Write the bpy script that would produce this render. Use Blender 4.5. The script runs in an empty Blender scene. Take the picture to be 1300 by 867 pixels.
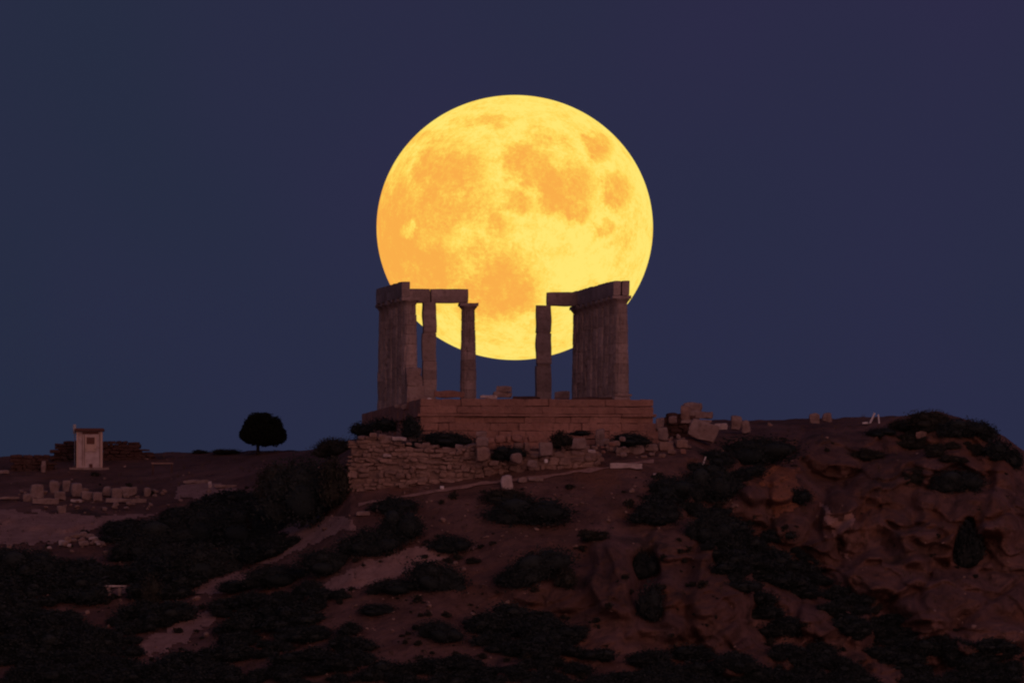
import bpy, bmesh, math, random
import numpy as np
from mathutils import Vector, Matrix, Euler, noise
R = math.radians
SC = bpy.context.scene
COL = SC.collection

# ------------------------------------------------------------------ camera
D0, CAMZ = 1760.0, -51.0
LENS = 1071.0
F = LENS / 36.0 * 1300.0
PITCH = math.atan2((512 - 433.5) * D0 / F - CAMZ, D0)
cam = bpy.data.objects.new('camera', bpy.data.cameras.new('camera'))
COL.objects.link(cam)
cam.location = (0, -D0, CAMZ)
cam.rotation_euler = (R(90) + PITCH, 0, 0)
cam.data.lens = LENS
cam.data.sensor_width = 36.0
cam.data.clip_start = 10.0
cam.data.clip_end = 500000.0
SC.camera = cam

# ------------------------------------------------------------------ dusk sky
SUN_AZ, SUN_EL = 27.0, 9.0        # the afterglow of the set sun, behind the camera and to its right
world = bpy.data.worlds.new('World')
SC.world = world
world.use_nodes = True
nt = world.node_tree
nt.nodes.clear()
wo = nt.nodes.new('ShaderNodeOutputWorld')
sky = nt.nodes.new('ShaderNodeTexSky')
sky.sky_type = 'NISHITA'
sky.sun_disc = False
sky.sun_elevation = R(SUN_EL)
sky.sun_rotation = R(180 - SUN_AZ)
bg1 = nt.nodes.new('ShaderNodeBackground'); bg1.inputs[1].default_value = 0.0010
nt.links.new(sky.outputs[0], bg1.inputs[0])
tc = nt.nodes.new('ShaderNodeTexCoord')
sep = nt.nodes.new('ShaderNodeSeparateXYZ')
nt.links.new(tc.outputs['Generated'], sep.inputs[0])
mr = nt.nodes.new('ShaderNodeMapRange')
mr.inputs[1].default_value = 0.024; mr.inputs[2].default_value = 0.043
nt.links.new(sep.outputs[2], mr.inputs[0])
ramp = nt.nodes.new('ShaderNodeValToRGB')
def lin(r, g, b):
    f = lambda c: (c / 255 / 12.92) if c <= 10.3 else ((c / 255 + 0.055) / 1.055) ** 2.4
    return (f(r), f(g), f(b), 1)
ramp.color_ramp.elements[0].position = 0.0; ramp.color_ramp.elements[0].color = lin(33, 39, 67)
ramp.color_ramp.elements[1].position = 1.0; ramp.color_ramp.elements[1].color = lin(39, 37, 69)
e = ramp.color_ramp.elements.new(0.5); e.color = lin(38, 39, 70)
nt.links.new(mr.outputs[0], ramp.inputs[0])
nz = nt.nodes.new('ShaderNodeTexNoise'); nz.inputs['Scale'].default_value = 90; nz.inputs['Detail'].default_value = 1
nt.links.new(tc.outputs['Generated'], nz.inputs['Vector'])
mrn = nt.nodes.new('ShaderNodeMapRange'); mrn.inputs[1].default_value = 0.35; mrn.inputs[2].default_value = 0.65
mrn.inputs[3].default_value = 0.0; mrn.inputs[4].default_value = 0.45
nt.links.new(nz.outputs[0], mrn.inputs[0])
mx = nt.nodes.new('ShaderNodeMix'); mx.data_type = 'RGBA'
mrx = nt.nodes.new('ShaderNodeMapRange'); mrx.inputs[1].default_value = -.003; mrx.inputs[2].default_value = -.016; mrx.inputs[4].default_value = .55
nt.links.new(sep.outputs[0], mrx.inputs[0])
mxa = nt.nodes.new('ShaderNodeMath'); mxa.operation = 'ADD'; mxa.use_clamp = True
nt.links.new(mrx.outputs[0], mxa.inputs[0]); nt.links.new(mrn.outputs[0], mxa.inputs[1])
nt.links.new(mxa.outputs[0], mx.inputs[0]); nt.links.new(ramp.outputs[0], mx.inputs[6])
mx.inputs[7].default_value = lin(31, 40, 64)
bg2 = nt.nodes.new('ShaderNodeBackground'); bg2.inputs[1].default_value = 1.0
nt.links.new(mx.outputs[2], bg2.inputs[0])
ad = nt.nodes.new('ShaderNodeAddShader')
nt.links.new(bg1.outputs[0], ad.inputs[0]); nt.links.new(bg2.outputs[0], ad.inputs[1])
# the western half of the sky, behind the camera, still holds the pink glow of the sunset
wv_ = nt.nodes.new('ShaderNodeMapRange'); wv_.interpolation_type = 'SMOOTHSTEP'
wv_.inputs[1].default_value = .25; wv_.inputs[2].default_value = -.75
nt.links.new(sep.outputs[1], wv_.inputs[0])
wz_ = nt.nodes.new('ShaderNodeMapRange'); wz_.inputs[1].default_value = .75; wz_.inputs[2].default_value = .0
nt.links.new(sep.outputs[2], wz_.inputs[0])
wm_ = nt.nodes.new('ShaderNodeMath'); wm_.operation = 'MULTIPLY'
nt.links.new(wv_.outputs[0], wm_.inputs[0]); nt.links.new(wz_.outputs[0], wm_.inputs[1])
bg3 = nt.nodes.new('ShaderNodeBackground'); bg3.inputs[0].default_value = (.30, .142, .122, 1)
nt.links.new(wm_.outputs[0], bg3.inputs[1])
ad2 = nt.nodes.new('ShaderNodeAddShader')
nt.links.new(ad.outputs[0], ad2.inputs[0]); nt.links.new(bg3.outputs[0], ad2.inputs[1])
nt.links.new(ad2.outputs[0], wo.inputs[0])

sun = bpy.data.objects.new('afterglow', bpy.data.lights.new('afterglow', 'SUN'))
COL.objects.link(sun)
sun.data.energy = 0.44
sun.data.color = (1.0, 0.44, 0.36)
sun.data.angle = R(56)
ld = Vector((math.sin(R(SUN_AZ)) * math.cos(R(SUN_EL)), -math.cos(R(SUN_AZ)) * math.cos(R(SUN_EL)), math.sin(R(SUN_EL))))
sun.rotation_euler = (-ld).to_track_quat('-Z', 'Y').to_euler()
sun.location = (60, -200, 80)

SC.view_settings.view_transform = 'Standard'
SC.view_settings.look = 'None'
SC.view_settings.exposure = 0.0
SC.view_settings.gamma = 1.0
SC.view_settings.use_curve_mapping = False
SC.render.engine = 'CYCLES'
SC.cycles.use_denoising = True
SC.cycles.filter_width = 2.1
SC.cycles.max_bounces = 5

# ------------------------------------------------------------------ helpers
CP, SP = math.cos(PITCH), math.sin(PITCH)
def at(px, py, Y):
    """World point on the plane y = Y that the photograph shows at (px, py)."""
    a, b = (px - 650.0) / F, (433.5 - py) / F
    dx, dy, dz = a, CP - b * SP, SP + b * CP
    k = (Y + D0) / dy
    return Vector((dx * k, Y, CAMZ + dz * k))
def mpp(Y):
    return (Y + D0) / F
def rng(seed):
    return random.Random(seed)

def tag(o, label=None, cat=None, group=None, kind=None):
    if label: o['label'] = label
    if cat: o['category'] = cat
    if group: o['group'] = group
    if kind: o['kind'] = kind
    return o
def empty(name, loc, rz=0.0):
    o = bpy.data.objects.new(name, None)
    COL.objects.link(o); o.location = loc; o.rotation_euler = (0, 0, rz); o.empty_display_size = 0.3
    return o
def link_mesh(name, me, mat=None, parent=None, smooth=False):
    if mat and not me.materials: me.materials.append(mat)
    if smooth: me.polygons.foreach_set('use_smooth', [True] * len(me.polygons))
    o = bpy.data.objects.new(name, me)
    COL.objects.link(o)
    if parent: o.parent = parent
    return o
class MB:
    def __init__(self):
        self.v, self.f = [], []
    def add(self, vs, fs):
        n = len(self.v)
        self.v += [tuple(p) for p in vs]
        self.f += [tuple(i + n for i in q) for q in fs]
    def box(self, c, s, rot=(0, 0, 0)):
        M = Euler(rot).to_matrix()
        vs = [M @ Vector((x * s[0] / 2, y * s[1] / 2, z * s[2] / 2)) + Vector(c)
              for x in (-1, 1) for y in (-1, 1) for z in (-1, 1)]
        self.add(vs, [(0, 1, 3, 2), (4, 6, 7, 5), (0, 4, 5, 1), (2, 3, 7, 6), (0, 2, 6, 4), (1, 5, 7, 3)])
    def stone(self, c, s, seed, rough=0.06, rnd=0.25, rot=(0, 0, 0), n=3):
        vs, fs = stone_geo(s, seed, rough, rnd, n)
        M = Euler(rot).to_matrix(); C = Vector(c)
        self.add([M @ p + C for p in vs], fs)
    def tube(self, pts, rads, n=8):
        base = len(self.v); rings = []
        for i, p in enumerate(pts):
            p = Vector(p)
            d = (Vector(pts[min(i + 1, len(pts) - 1)]) - Vector(pts[max(i - 1, 0)])).normalized()
            a = d.orthogonal().normalized(); b = d.cross(a)
            rings.append([p + (a * math.cos(2 * math.pi * k / n) + b * math.sin(2 * math.pi * k / n)) * rads[i] for k in range(n)])
        vs = [q for r in rings for q in r]
        fs = [(i * n + k, i * n + (k + 1) % n, (i + 1) * n + (k + 1) % n, (i + 1) * n + k)
              for i in range(len(pts) - 1) for k in range(n)]
        fs += [tuple(range(n))[::-1], tuple((len(pts) - 1) * n + k for k in range(n))]
        self.add(vs, fs)
    def build(self, name, mat, parent=None, smooth=False):
        me = bpy.data.meshes.new(name)
        me.from_pydata(self.v, [], self.f); me.update()
        return link_mesh(name, me, mat, parent, smooth)
_cube = {}
def cube_grid(n):
    if n not in _cube:
        bm = bmesh.new(); bmesh.ops.create_cube(bm, size=1.0)
        bmesh.ops.subdivide_edges(bm, edges=bm.edges[:], cuts=n - 1, use_grid_fill=True)
        bm.verts.ensure_lookup_table()
        _cube[n] = ([v.co.copy() for v in bm.verts], [tuple(v.index for v in f.verts) for f in bm.faces]); bm.free()
    return _cube[n]
def stone_geo(s, seed, rough, rnd, n=3):
    """A hewn block: a subdivided box with worn corners and an uneven face."""
    vs, fs = cube_grid(n)
    out = []; off = Vector((seed * 7.31 % 97, seed * 3.17 % 89, seed * 1.93 % 83))
    m = min(s)
    for p in vs:
        q = Vector((p.x * s[0], p.y * s[1], p.z * s[2]))
        L = p.length
        corner = max(0.0, (L - 0.5) / 0.366)
        q -= Vector((p.x, p.y, p.z)) * corner * rnd * m
        w = noise.noise_vector(q * (1.1 / max(m, .15)) + off) * rough * m * 2.2
        w += noise.noise_vector(q * (0.45 / max(m, .15)) + off * 2) * rough * m * 2.5
        out.append(q + w)
    return out, fs
def stone_mesh(name, s, seed, rough=.06, rnd=.22, n=5):
    me = bpy.data.meshes.new(name)
    vs, fs = stone_geo(s, seed, rough, rnd, n)
    me.from_pydata([tuple(p) for p in vs], [], fs); me.update()
    return me

# ------------------------------------------------------------------ materials
def mat_base(name):
    m = bpy.data.materials.new(name); m.use_nodes = True
    t = m.node_tree; b = t.nodes['Principled BSDF']
    b.inputs['Roughness'].default_value = 0.9
    b.inputs['Specular IOR Level'].default_value = 0.15
    return m, t, b
def mix_node(t, fac, a, b):
    n = t.nodes.new('ShaderNodeMix'); n.data_type = 'RGBA'
    for i, v in ((0, fac), (6, a), (7, b)):
        if isinstance(v, (tuple, list, float, int)): n.inputs[i].default_value = v if i == 0 else (*v[:3], 1)
        else: t.links.new(v, n.inputs[i])
    return n.outputs[2]
def noise_fac(t, scale, detail, lo, hi, vec=None, rough=.55, out=(0, 1)):
    n = t.nodes.new('ShaderNodeTexNoise'); n.inputs['Scale'].default_value = scale
    n.inputs['Detail'].default_value = detail; n.inputs['Roughness'].default_value = rough
    if vec is not None: t.links.new(vec, n.inputs['Vector'])
    r = t.nodes.new('ShaderNodeMapRange')
    r.inputs[1].default_value = lo; r.inputs[2].default_value = hi
    r.inputs[3].default_value = out[0]; r.inputs[4].default_value = out[1]
    t.links.new(n.outputs[0], r.inputs[0])
    return r.outputs[0]
def math_node(t, op, a, b=0.0):
    n = t.nodes.new('ShaderNodeMath'); n.operation = op
    for i, v in enumerate((a, b)):
        if isinstance(v, (int, float)): n.inputs[i].default_value = v
        else: t.links.new(v, n.inputs[i])
    return n.outputs[0]
def bump(t, b, h, strength, dist):
    n = t.nodes.new('ShaderNodeBump'); n.inputs['Strength'].default_value = strength; n.inputs['Distance'].default_value = dist
    t.links.new(h, n.inputs['Height']); t.links.new(n.outputs[0], b.inputs['Normal'])
def stone_mat(name, c1, c2, c3, island=True, sc=1.0, bumpd=.05, isl=(.66, 1.22)):
    m, t, b = mat_base(name)
    co = t.nodes.new('ShaderNodeTexCoord').outputs['Object']
    col = mix_node(t, noise_fac(t, 1.3 * sc, 6, .38, .62, co), c1, c2)
    col = mix_node(t, noise_fac(t, 4.5 * sc, 5, .52, .72, co, out=(0, .8)), col, c3)
    if island:
        g = t.nodes.new('ShaderNodeNewGeometry')
        v = t.nodes.new('ShaderNodeMapRange'); v.inputs[3].default_value = isl[0]; v.inputs[4].default_value = isl[1]
        t.links.new(g.outputs['Random Per Island'], v.inputs[0])
        h = t.nodes.new('ShaderNodeHueSaturation'); t.links.new(v.outputs[0], h.inputs['Value']); t.links.new(col, h.inputs['Color'])
        col = h.outputs[0]
    t.links.new(col, b.inputs['Base Color'])
    bump(t, b, noise_fac(t, 5 * sc, 8, .3, .7, co), .7, bumpd)
    return m
M_MARBLE = stone_mat('weathered_marble', (.46, .35, .315), (.38, .285, .25), (.26, .19, .165), island=False)
t = M_MARBLE.node_tree; b = t.nodes['Principled BSDF']      # drums and blocks weather in bands
sp_ = t.nodes.new('ShaderNodeSeparateXYZ'); t.links.new(t.nodes.new('ShaderNodeTexCoord').outputs['Object'], sp_.inputs[0])
oi_ = t.nodes.new('ShaderNodeObjectInfo')
wn_ = t.nodes.new('ShaderNodeTexWhiteNoise'); wn_.noise_dimensions = '2D'
cb_ = t.nodes.new('ShaderNodeCombineXYZ'); t.links.new(math_node(t, 'FLOOR', math_node(t, 'MULTIPLY', sp_.outputs[2], 1.73)), cb_.inputs[0]); t.links.new(oi_.outputs['Random'], cb_.inputs[1])
t.links.new(cb_.outputs[0], wn_.inputs['Vector'])
hv_ = t.nodes.new('ShaderNodeHueSaturation'); mv_ = t.nodes.new('ShaderNodeMapRange'); mv_.inputs[3].default_value = .82; mv_.inputs[4].default_value = 1.2
t.links.new(wn_.outputs['Value'], mv_.inputs[0]); t.links.new(mv_.outputs[0], hv_.inputs['Value'])
src_ = b.inputs['Base Color'].links[0].from_socket; t.links.new(src_, hv_.inputs['Color']); t.links.new(hv_.outputs[0], b.inputs['Base Color'])
M_FOUND = stone_mat('foundation_stone', (.44, .245, .19), (.36, .195, .15), (.25, .145, .115), isl=(.88, 1.08))
M_RUBBLE = stone_mat('rubble_stone', (.40, .27, .22), (.31, .20, .16), (.20, .13, .105), isl=(.78, 1.14))
M_BLOCK = stone_mat('loose_block_stone', (.40, .30, .27), (.30, .21, .185), (.20, .14, .12), island=False)
M_PALE = stone_mat('pale_stone', (.66, .55, .52), (.55, .44, .41), (.40, .32, .30), island=False)
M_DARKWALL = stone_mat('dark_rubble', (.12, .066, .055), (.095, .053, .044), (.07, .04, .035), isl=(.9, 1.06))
M_PATH = stone_mat('path_gravel', (.40, .29, .27), (.33, .23, .21), (.24, .16, .145), island=False)

M_RUST = stone_mat('rust_coloured_rock', (.36, .165, .09), (.27, .12, .07), (.16, .075, .05), island=False)
M_BARE = stone_mat('bare_earth', (.44, .275, .225), (.34, .205, .165), (.23, .135, .108), island=False)
m, t, b = mat_base('hillside_soil')
co = t.nodes.new('ShaderNodeTexCoord').outputs['Object']
c = mix_node(t, noise_fac(t, .16, 5, .40, .60, co), (.175, .096, .075), (.25, .140, .112))
c = mix_node(t, noise_fac(t, .55, 6, .46, .64, co, out=(0, .75)), c, (.125, .068, .052))
c = mix_node(t, noise_fac(t, 1.9, 6, .53, .66, co, rough=.65, out=(0, .5)), c, (.085, .054, .043))
c = mix_node(t, noise_fac(t, 3.4, 6, .60, .72, co, rough=.65, out=(0, .4)), c, (.28, .19, .16))
c = mix_node(t, noise_fac(t, .23, 3, .57, .66, co, out=(0, .6)), c, (.25, .115, .065))
# low crusts of dark moss and litter
c = mix_node(t, noise_fac(t, .30, 6, .57, .70, co, rough=.6, out=(0, .75)), c, (.05, .041, .035))
t.links.new(c, b.inputs['Base Color'])
hh = math_node(t, 'ADD', noise_fac(t, .9, 8, .2, .8, co, rough=.62), math_node(t, 'MULTIPLY', noise_fac(t, 5, 6, .2, .8, co, rough=.6), .28))
bump(t, b, hh, .7, .4)
M_SOIL = m
def leaf_mat(name, c1, c2):
    m, t, b = mat_base(name)
    g = t.nodes.new('ShaderNodeNewGeometry')
    col = mix_node(t, g.outputs['Random Per Island'], c1, c2)
    t.links.new(col, b.inputs['Base Color'])
    return m
M_LEAF = leaf_mat('dark_scrub_leaves', (.022, .032, .032), (.048, .058, .053))
M_LEAF2 = leaf_mat('olive_scrub_leaves', (.034, .037, .029), (.062, .060, .045))
M_PINE = leaf_mat('pine_needles', (.014, .020, .012), (.026, .032, .018))
M_DRY = leaf_mat('dry_grass', (.07, .055, .036), (.20, .135, .09))
m, t, b = mat_base('bark'); b.inputs['Base Color'].default_value = (.035, .025, .02, 1); M_BARK = m
m, t, b = mat_base('booth_paint')
co = t.nodes.new('ShaderNodeTexCoord').outputs['Object']
t.links.new(mix_node(t, noise_fac(t, 2.2, 5, .45, .7, co), (.68, .55, .52), (.46, .33, .30)), b.inputs['Base Color']); M_BOOTH = m
m, t, b = mat_base('booth_roof_sheet'); b.inputs['Base Color'].default_value = (.16, .075, .06, 1); M_ROOF = m
m, t, b = mat_base('booth_window'); b.inputs['Base Color'].default_value = (.18, .08, .06, 1); b.inputs['Roughness'].default_value = .5; M_WIN = m
m, t, b = mat_base('booth_trim'); b.inputs['Base Color'].default_value = (.70, .52, .42, 1); M_TRIM = m
m, t, b = mat_base('galvanised_metal'); b.inputs['Base Color'].default_value = (.45, .45, .46, 1); b.inputs['Roughness'].default_value = .6; M_METAL = m
m, t, b = mat_base('white_paint'); b.inputs['Base Color'].default_value = (.85, .80, .78, 1); M_WHITE = m
m, t, b = mat_base('sea_water'); b.inputs['Base Color'].default_value = (.01, .015, .025, 1); b.inputs['Roughness'].default_value = .3
co = t.nodes.new('ShaderNodeTexCoord').outputs['Object']
bump(t, b, noise_fac(t, .2, 6, .2, .8, co), .5, .5); M_SEA = m

# ------------------------------------------------------------------ hill (one sheet)
# per column of the hill: px, then knots of (py, depth y) from the skyline down to the foot of the picture
KN = [
 (-500, [(590, 30), (615, 22), (645, 12), (690, 2), (750, -10), (867, -30)]),
 (0,    [(580, 26), (604, 19), (640, 9), (690, -1), (745, -11), (867, -31)]),
 (190,  [(575, 26), (602, 18), (640, 8), (690, -3), (745, -13), (867, -32)]),
 (310,  [(573, 24), (602, 13), (640, 3), (690, -7), (745, -17), (867, -34)]),
 (400,  [(570, 22), (598, 3), (630, -6), (680, -14), (745, -22), (867, -36)]),
 (445,  [(558, 24), (574, -4), (616, -13), (660, -17.5), (745, -24), (867, -37)]),
 (540,  [(541, 26), (573, -12), (614, -14.4), (650, -18), (745, -26), (867, -38)]),
 (680,  [(540, 26), (570, -12), (600, -14.4), (640, -18), (745, -27), (867, -38)]),
 (800,  [(540, 24), (562, -9), (586, -13), (640, -18), (745, -27), (867, -37)]),
 (880,  [(534, 16), (556, -6), (580, -11), (640, -16), (745, -25), (867, -35)]),
 (960,  [(533, 12), (556, 1), (590, -5), (640, -11), (745, -21), (867, -33)]),
 (1060, [(531, 10), (552, 3), (590, -2), (650, -8), (745, -16), (867, -29)]),
 (1150, [(527, 8), (552, 2), (590, -3), (660, -8), (745, -14), (867, -26)]),
 (1190, [(522, 7), (550, 1), (590, -4), (660, -8), (745, -13), (867, -25)]),
 (1240, [(536, 6), (560, 1), (600, -4), (660, -7.5), (745, -12.5), (867, -24)]),
 (1275, [(554, 5), (574, 1), (610, -3), (665, -7), (745, -12), (867, -23)]),
 (1300, [(572, 5), (590, 1), (620, -2.5), (670, -6), (745, -11), (867, -22)]),
 (1420, [(640, 5), (660, 2), (690, -1), (730, -4), (780, -8), (880, -18)]),
 (1800, [(800, 6), (815, 3), (830, 0), (845, -2), (860, -4), (900, -9)]),
]
# rock bulges in the cliff: px, py, half width, half height, metres it stands out, sharpness
BULGE = [(775, 730, 34, 58, 1.5, 3), (790, 705, 20, 40, .7, 3), (918, 748, 42, 72, 2.0, 3), (845, 775, 34, 46, 1.2, 3), (1182, 692, 48, 30, 1.7, 4),
 (652, 852, 26, 22, 1.2, 3), (984, 612, 46, 32, 1.5, 3), (1066, 655, 22, 42, 1.0, 3), (1125, 640, 70, 46, 1.1, 4), (1240, 655, 50, 30, 1.1, 3),
 (1090, 575, 80, 26, .9, 3), (1190, 590, 60, 18, 1.2, 3), (1275, 640, 24, 60, 1.2, 3), (1010, 690, 40, 30, .8, 3), (1120, 730, 60, 30, 1.1, 3),
 (1200, 760, 70, 34, 1.3, 3), (1060, 790, 60, 24, .9, 3), (870, 690, 60, 26, .9, 3), (700, 745, 60, 30, .5, 3), (960, 840, 50, 20, .9, 3),
 (1228, 690, 18, 34, -2.2, 4), (1215, 606, 38, 15, -1.4, 4), (824, 742, 14, 56, -1.1, 3), (1150, 668, 30, 6, -.7, 3), (1050, 706, 60, 10, -.6, 3),
 (60, 655, 80, 18, .5, 3), (1140, 800, 70, 20, 1.0, 3), (1260, 810, 60, 26, 1.2, 3)]
GULLY = [([(880, 615), (915, 670), (985, 715), (1060, 765), (1180, 845)], 42, -2.0), ([(790, 672), (818, 735), (835, 810)], 22, -1.5),
 ([(600, 780), (690, 790), (760, 820), (880, 845)], 40, -1.2), ([(945, 705), (960, 790), (985, 850)], 24, -1.3), ([(970, 740), (1040, 780), (1130, 860)], 18, 1.0),
 ([(1040, 700), (1110, 745), (1190, 790)], 16, .8), ([(640, 700), (700, 705), (760, 690)], 30, .5), ([(540, 690), (470, 730), (380, 765)], 30, .5)]
KPX = [k[0] for k in KN]
def knots(px):
    px = min(max(px, KPX[0]), KPX[-1])
    i = 0
    while i < len(KPX) - 2 and px > KPX[i + 1]: i += 1
    f = (px - KPX[i]) / (KPX[i + 1] - KPX[i])
    return [(a[0] * (1 - f) + c[0] * f, a[1] * (1 - f) + c[1] * f) for a, c in zip(KN[i][1], KN[i + 1][1])]
def sm(a, b, x):
    t = min(max((x - a) / (b - a), 0), 1); return t * t * (3 - 2 * t)
def relief(px, py):
    right = sm(690, 1000, px); low = sm(640, 760, py)
    amp = .30 + .35 * low * sm(500, 700, px) + .95 * right
    p = Vector((px * .012, py * .015, 3.1))
    w = noise.noise_vector(p * 1.7) * .5
    r = noise.fractal(p + w, 1.0, 2.1, 4) * amp
    rk = max(right, .5 * low * sm(560, 700, px))
    if rk > 0:                                  # broken rock: big cells with cracks between, tilted beds
        q = Vector((px * .0105 + .004 * py, py * .0145 - px * .0035, 8.7)) + w * .5
        d = noise.voronoi(q)[0]
        r += rk * ((.42 - d[0]) * 2.0 + min(d[1] - d[0], .14) * 5.0 - .45)
        d = noise.voronoi(q * 2.6)[0]
        r += rk * ((.4 - d[0]) * .38 + min(d[1] - d[0], .10) * 1.1)
    r += noise.fractal(Vector((px * .05, py * .07, 5.0)), 1.0, 2.2, 3) * (.10 + .08 * rk)
    for (pts, wd, dep) in GULLY:
        m_ = 9e9
        for (x0, y0), (x1, y1) in zip(pts, pts[1:]):
            vx, vy = x1 - x0, y1 - y0
            f_ = min(max(((px - x0) * vx + (py - y0) * vy) / (vx * vx + vy * vy), 0), 1)
            m_ = min(m_, math.hypot(px - x0 - f_ * vx, py - y0 - f_ * vy))
        if m_ < wd * 1.6: r += dep * (1 - sm(0, 1.3, m_ / wd))
    if rk > 0:                                  # tilted beds that overhang one another
        bed = py * .021 + px * .008 * (1 if px < 1120 else -.6) + noise.fractal(Vector((px * .012, py * .02, 2.2)), 1, 2, 3) * 1.3
        sw = bed - math.floor(bed); k_ = .5 + .5 * noise.noise(Vector((px * .013, math.floor(bed) * 3.7, 6)))
        r += rk * 1.1 * max(0, k_) * (sw ** 1.5 * (1 - sm(.88, 1.0, sw)) - .3)
    wx = noise.noise(Vector((px * .03, py * .03, 1.0))) * 14; wy = noise.noise(Vector((px * .03, py * .03, 9.0))) * 14
    for (bx, by, rx, ry, dep, sh) in BULGE:
        ex, ey = abs(px + wx - bx) / rx, abs(py + wy - by) / ry
        if ex < 1.6 and ey < 1.6:
            d = (ex ** 2.4 + ey ** 2.4) ** (1 / 2.4)
            r += 1.45 * dep * (1 - sm(.66, 1.12, d))
    return r
def depth(px, py):
    k = knots(px)
    if py <= k[0][0]: y = k[0][1]
    elif py >= k[-1][0]: y = k[-1][1] - (py - k[-1][0]) * .09
    else:
        i = 0
        while py > k[i + 1][0]: i += 1
        f = (py - k[i][0]) / (k[i + 1][0] - k[i][0])
        y = k[i][1] * (1 - f) + k[i + 1][1] * f
    fade = sm(0, 22, py - k[0][0])
    # flat standing under the ruins and the wall
    if 430 < px < 890: fade *= 1 - .9 * (sm(430, 450, px) * (1 - sm(850, 890, px))) * (1 - sm(600, 640, py))
    return y - relief(px, py) * fade
def T(px, py):
    return at(px, py, depth(px, py))
def skyline(px):
    return knots(px)[0][0] + noise.fractal(Vector((px * .03, 0, 2)), 1, 2, 4) * 2.2 * (1 if not 430 < px < 860 else 0)
NR = 210
cols_px = [-500 + i * 4.0 for i in range(115)] + [-40 + i * 2.0 for i in range(690)] + [1341 + i * 4.5 for i in range(100)]
V, Fc = [], []
rows = None
for px in cols_px:
    s = skyline(px); bot = max(875, s + 60)
    col = []
    p0 = at(px, s, knots(px)[0][1])
    dn = 10 * sm(1200, 1400, px) + 6
    col.append((p0.x, p0.y + 160, -62)); col.append((p0.x, p0.y + 60, p0.z - 4 - dn * 1.2)); col.append((p0.x, p0.y + 22, p0.z - 1.5 - dn * .4))
    col.append((p0.x, p0.y + 8, p0.z - .5)); col.append((p0.x, p0.y + 2.5, p0.z - .06))
    for j in range(NR):
        f = j / (NR - 1); py = s + (bot - s) * f
        p = at(px, py, depth(px, max(py, knots(px)[0][0])))
        col.append(tuple(p))
    q = col[-1]
    for dy, dz in ((4, 2.2), (12, 6.5), (30, 16), (55, 30)):
        wob = noise.noise(Vector((q[0] * .1, dy * .1, 4))) * 1.2
        col.append((q[0], q[1] - dy - wob, max(q[2] - dz, -62)))
    col.append((q[0], q[1] - 110, -64))
    V += col; rows = len(col)
nc = len(cols_px)
for i in range(nc - 1):
    for j in range(rows - 1):
        a = i * rows + j
        Fc.append((a, a + rows, a + rows + 1, a + 1)[::-1])
for side, dx in ((0, -90), (nc - 1, 90)):            # the hill falls to the sea at both ends
    n0 = len(V)
    for j in range(rows): 
        v = V[side * rows + j]; V.append((v[0] + dx, v[1], -64))
    for j in range(rows - 1):
        a = side * rows + j; b_ = n0 + j
        Fc.append((a, b_, b_ + 1, a + 1) if dx < 0 else (a + 1, b_ + 1, b_, a))
me = bpy.data.meshes.new('hillside'); me.from_pydata(V, [], Fc); me.update()
hill = link_mesh('hillside', me, M_SOIL, smooth=True); hill['kind'] = 'structure'

mb = MB(); S = 90000.0
n = 40
mb.add([(0, 0, -60)] + [(S * math.cos(2 * math.pi * k / n), S * math.sin(2 * math.pi * k / n), -60) for k in range(n)],
       [(0, 1 + k, 1 + (k + 1) % n) for k in range(n)])
o = mb.build('sea', M_SEA); o['kind'] = 'structure'

# ------------------------------------------------------------------ the moon
YM = 150000.0
c = at(653.5, 289, YM); s = mpp(YM)
bm = bmesh.new(); bmesh.ops.create_uvsphere(bm, u_segments=160, v_segments=96, radius=1.0)
me = bpy.data.meshes.new('moon'); bm.to_mesh(me); bm.free()
m = bpy.data.materials.new('moon_glow'); m.use_nodes = True; t = m.node_tree; t.nodes.clear()
out = t.nodes.new('ShaderNodeOutputMaterial'); em = t.nodes.new('ShaderNodeEmission'); t.links.new(em.outputs[0], out.inputs[0])
m.cycles.emission_sampling = 'NONE'
co = t.nodes.new('ShaderNodeTexCoord').outputs['Object']
def warp(vec, scale, amp, detail=4):
    n1 = t.nodes.new('ShaderNodeTexNoise'); n1.inputs['Scale'].default_value = scale; n1.inputs['Detail'].default_value = detail
    n1.inputs['Roughness'].default_value = .6
    t.links.new(vec, n1.inputs['Vector'])
    a = t.nodes.new('ShaderNodeVectorMath'); a.operation = 'SUBTRACT'; t.links.new(n1.outputs['Color'], a.inputs[0]); a.inputs[1].default_value = (.5, .5, .5)
    a2 = t.nodes.new('ShaderNodeVectorMath'); a2.operation = 'SCALE'; t.links.new(a.outputs[0], a2.inputs[0]); a2.inputs['Scale'].default_value = amp
    a3 = t.nodes.new('ShaderNodeVectorMath'); a3.operation = 'ADD'; t.links.new(vec, a3.inputs[0]); t.links.new(a2.outputs[0], a3.inputs[1])
    return a3.outputs[0]
wv = warp(co, 6.0, .22, 8)
MR, MRZ = 175.5, 168.0
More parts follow.
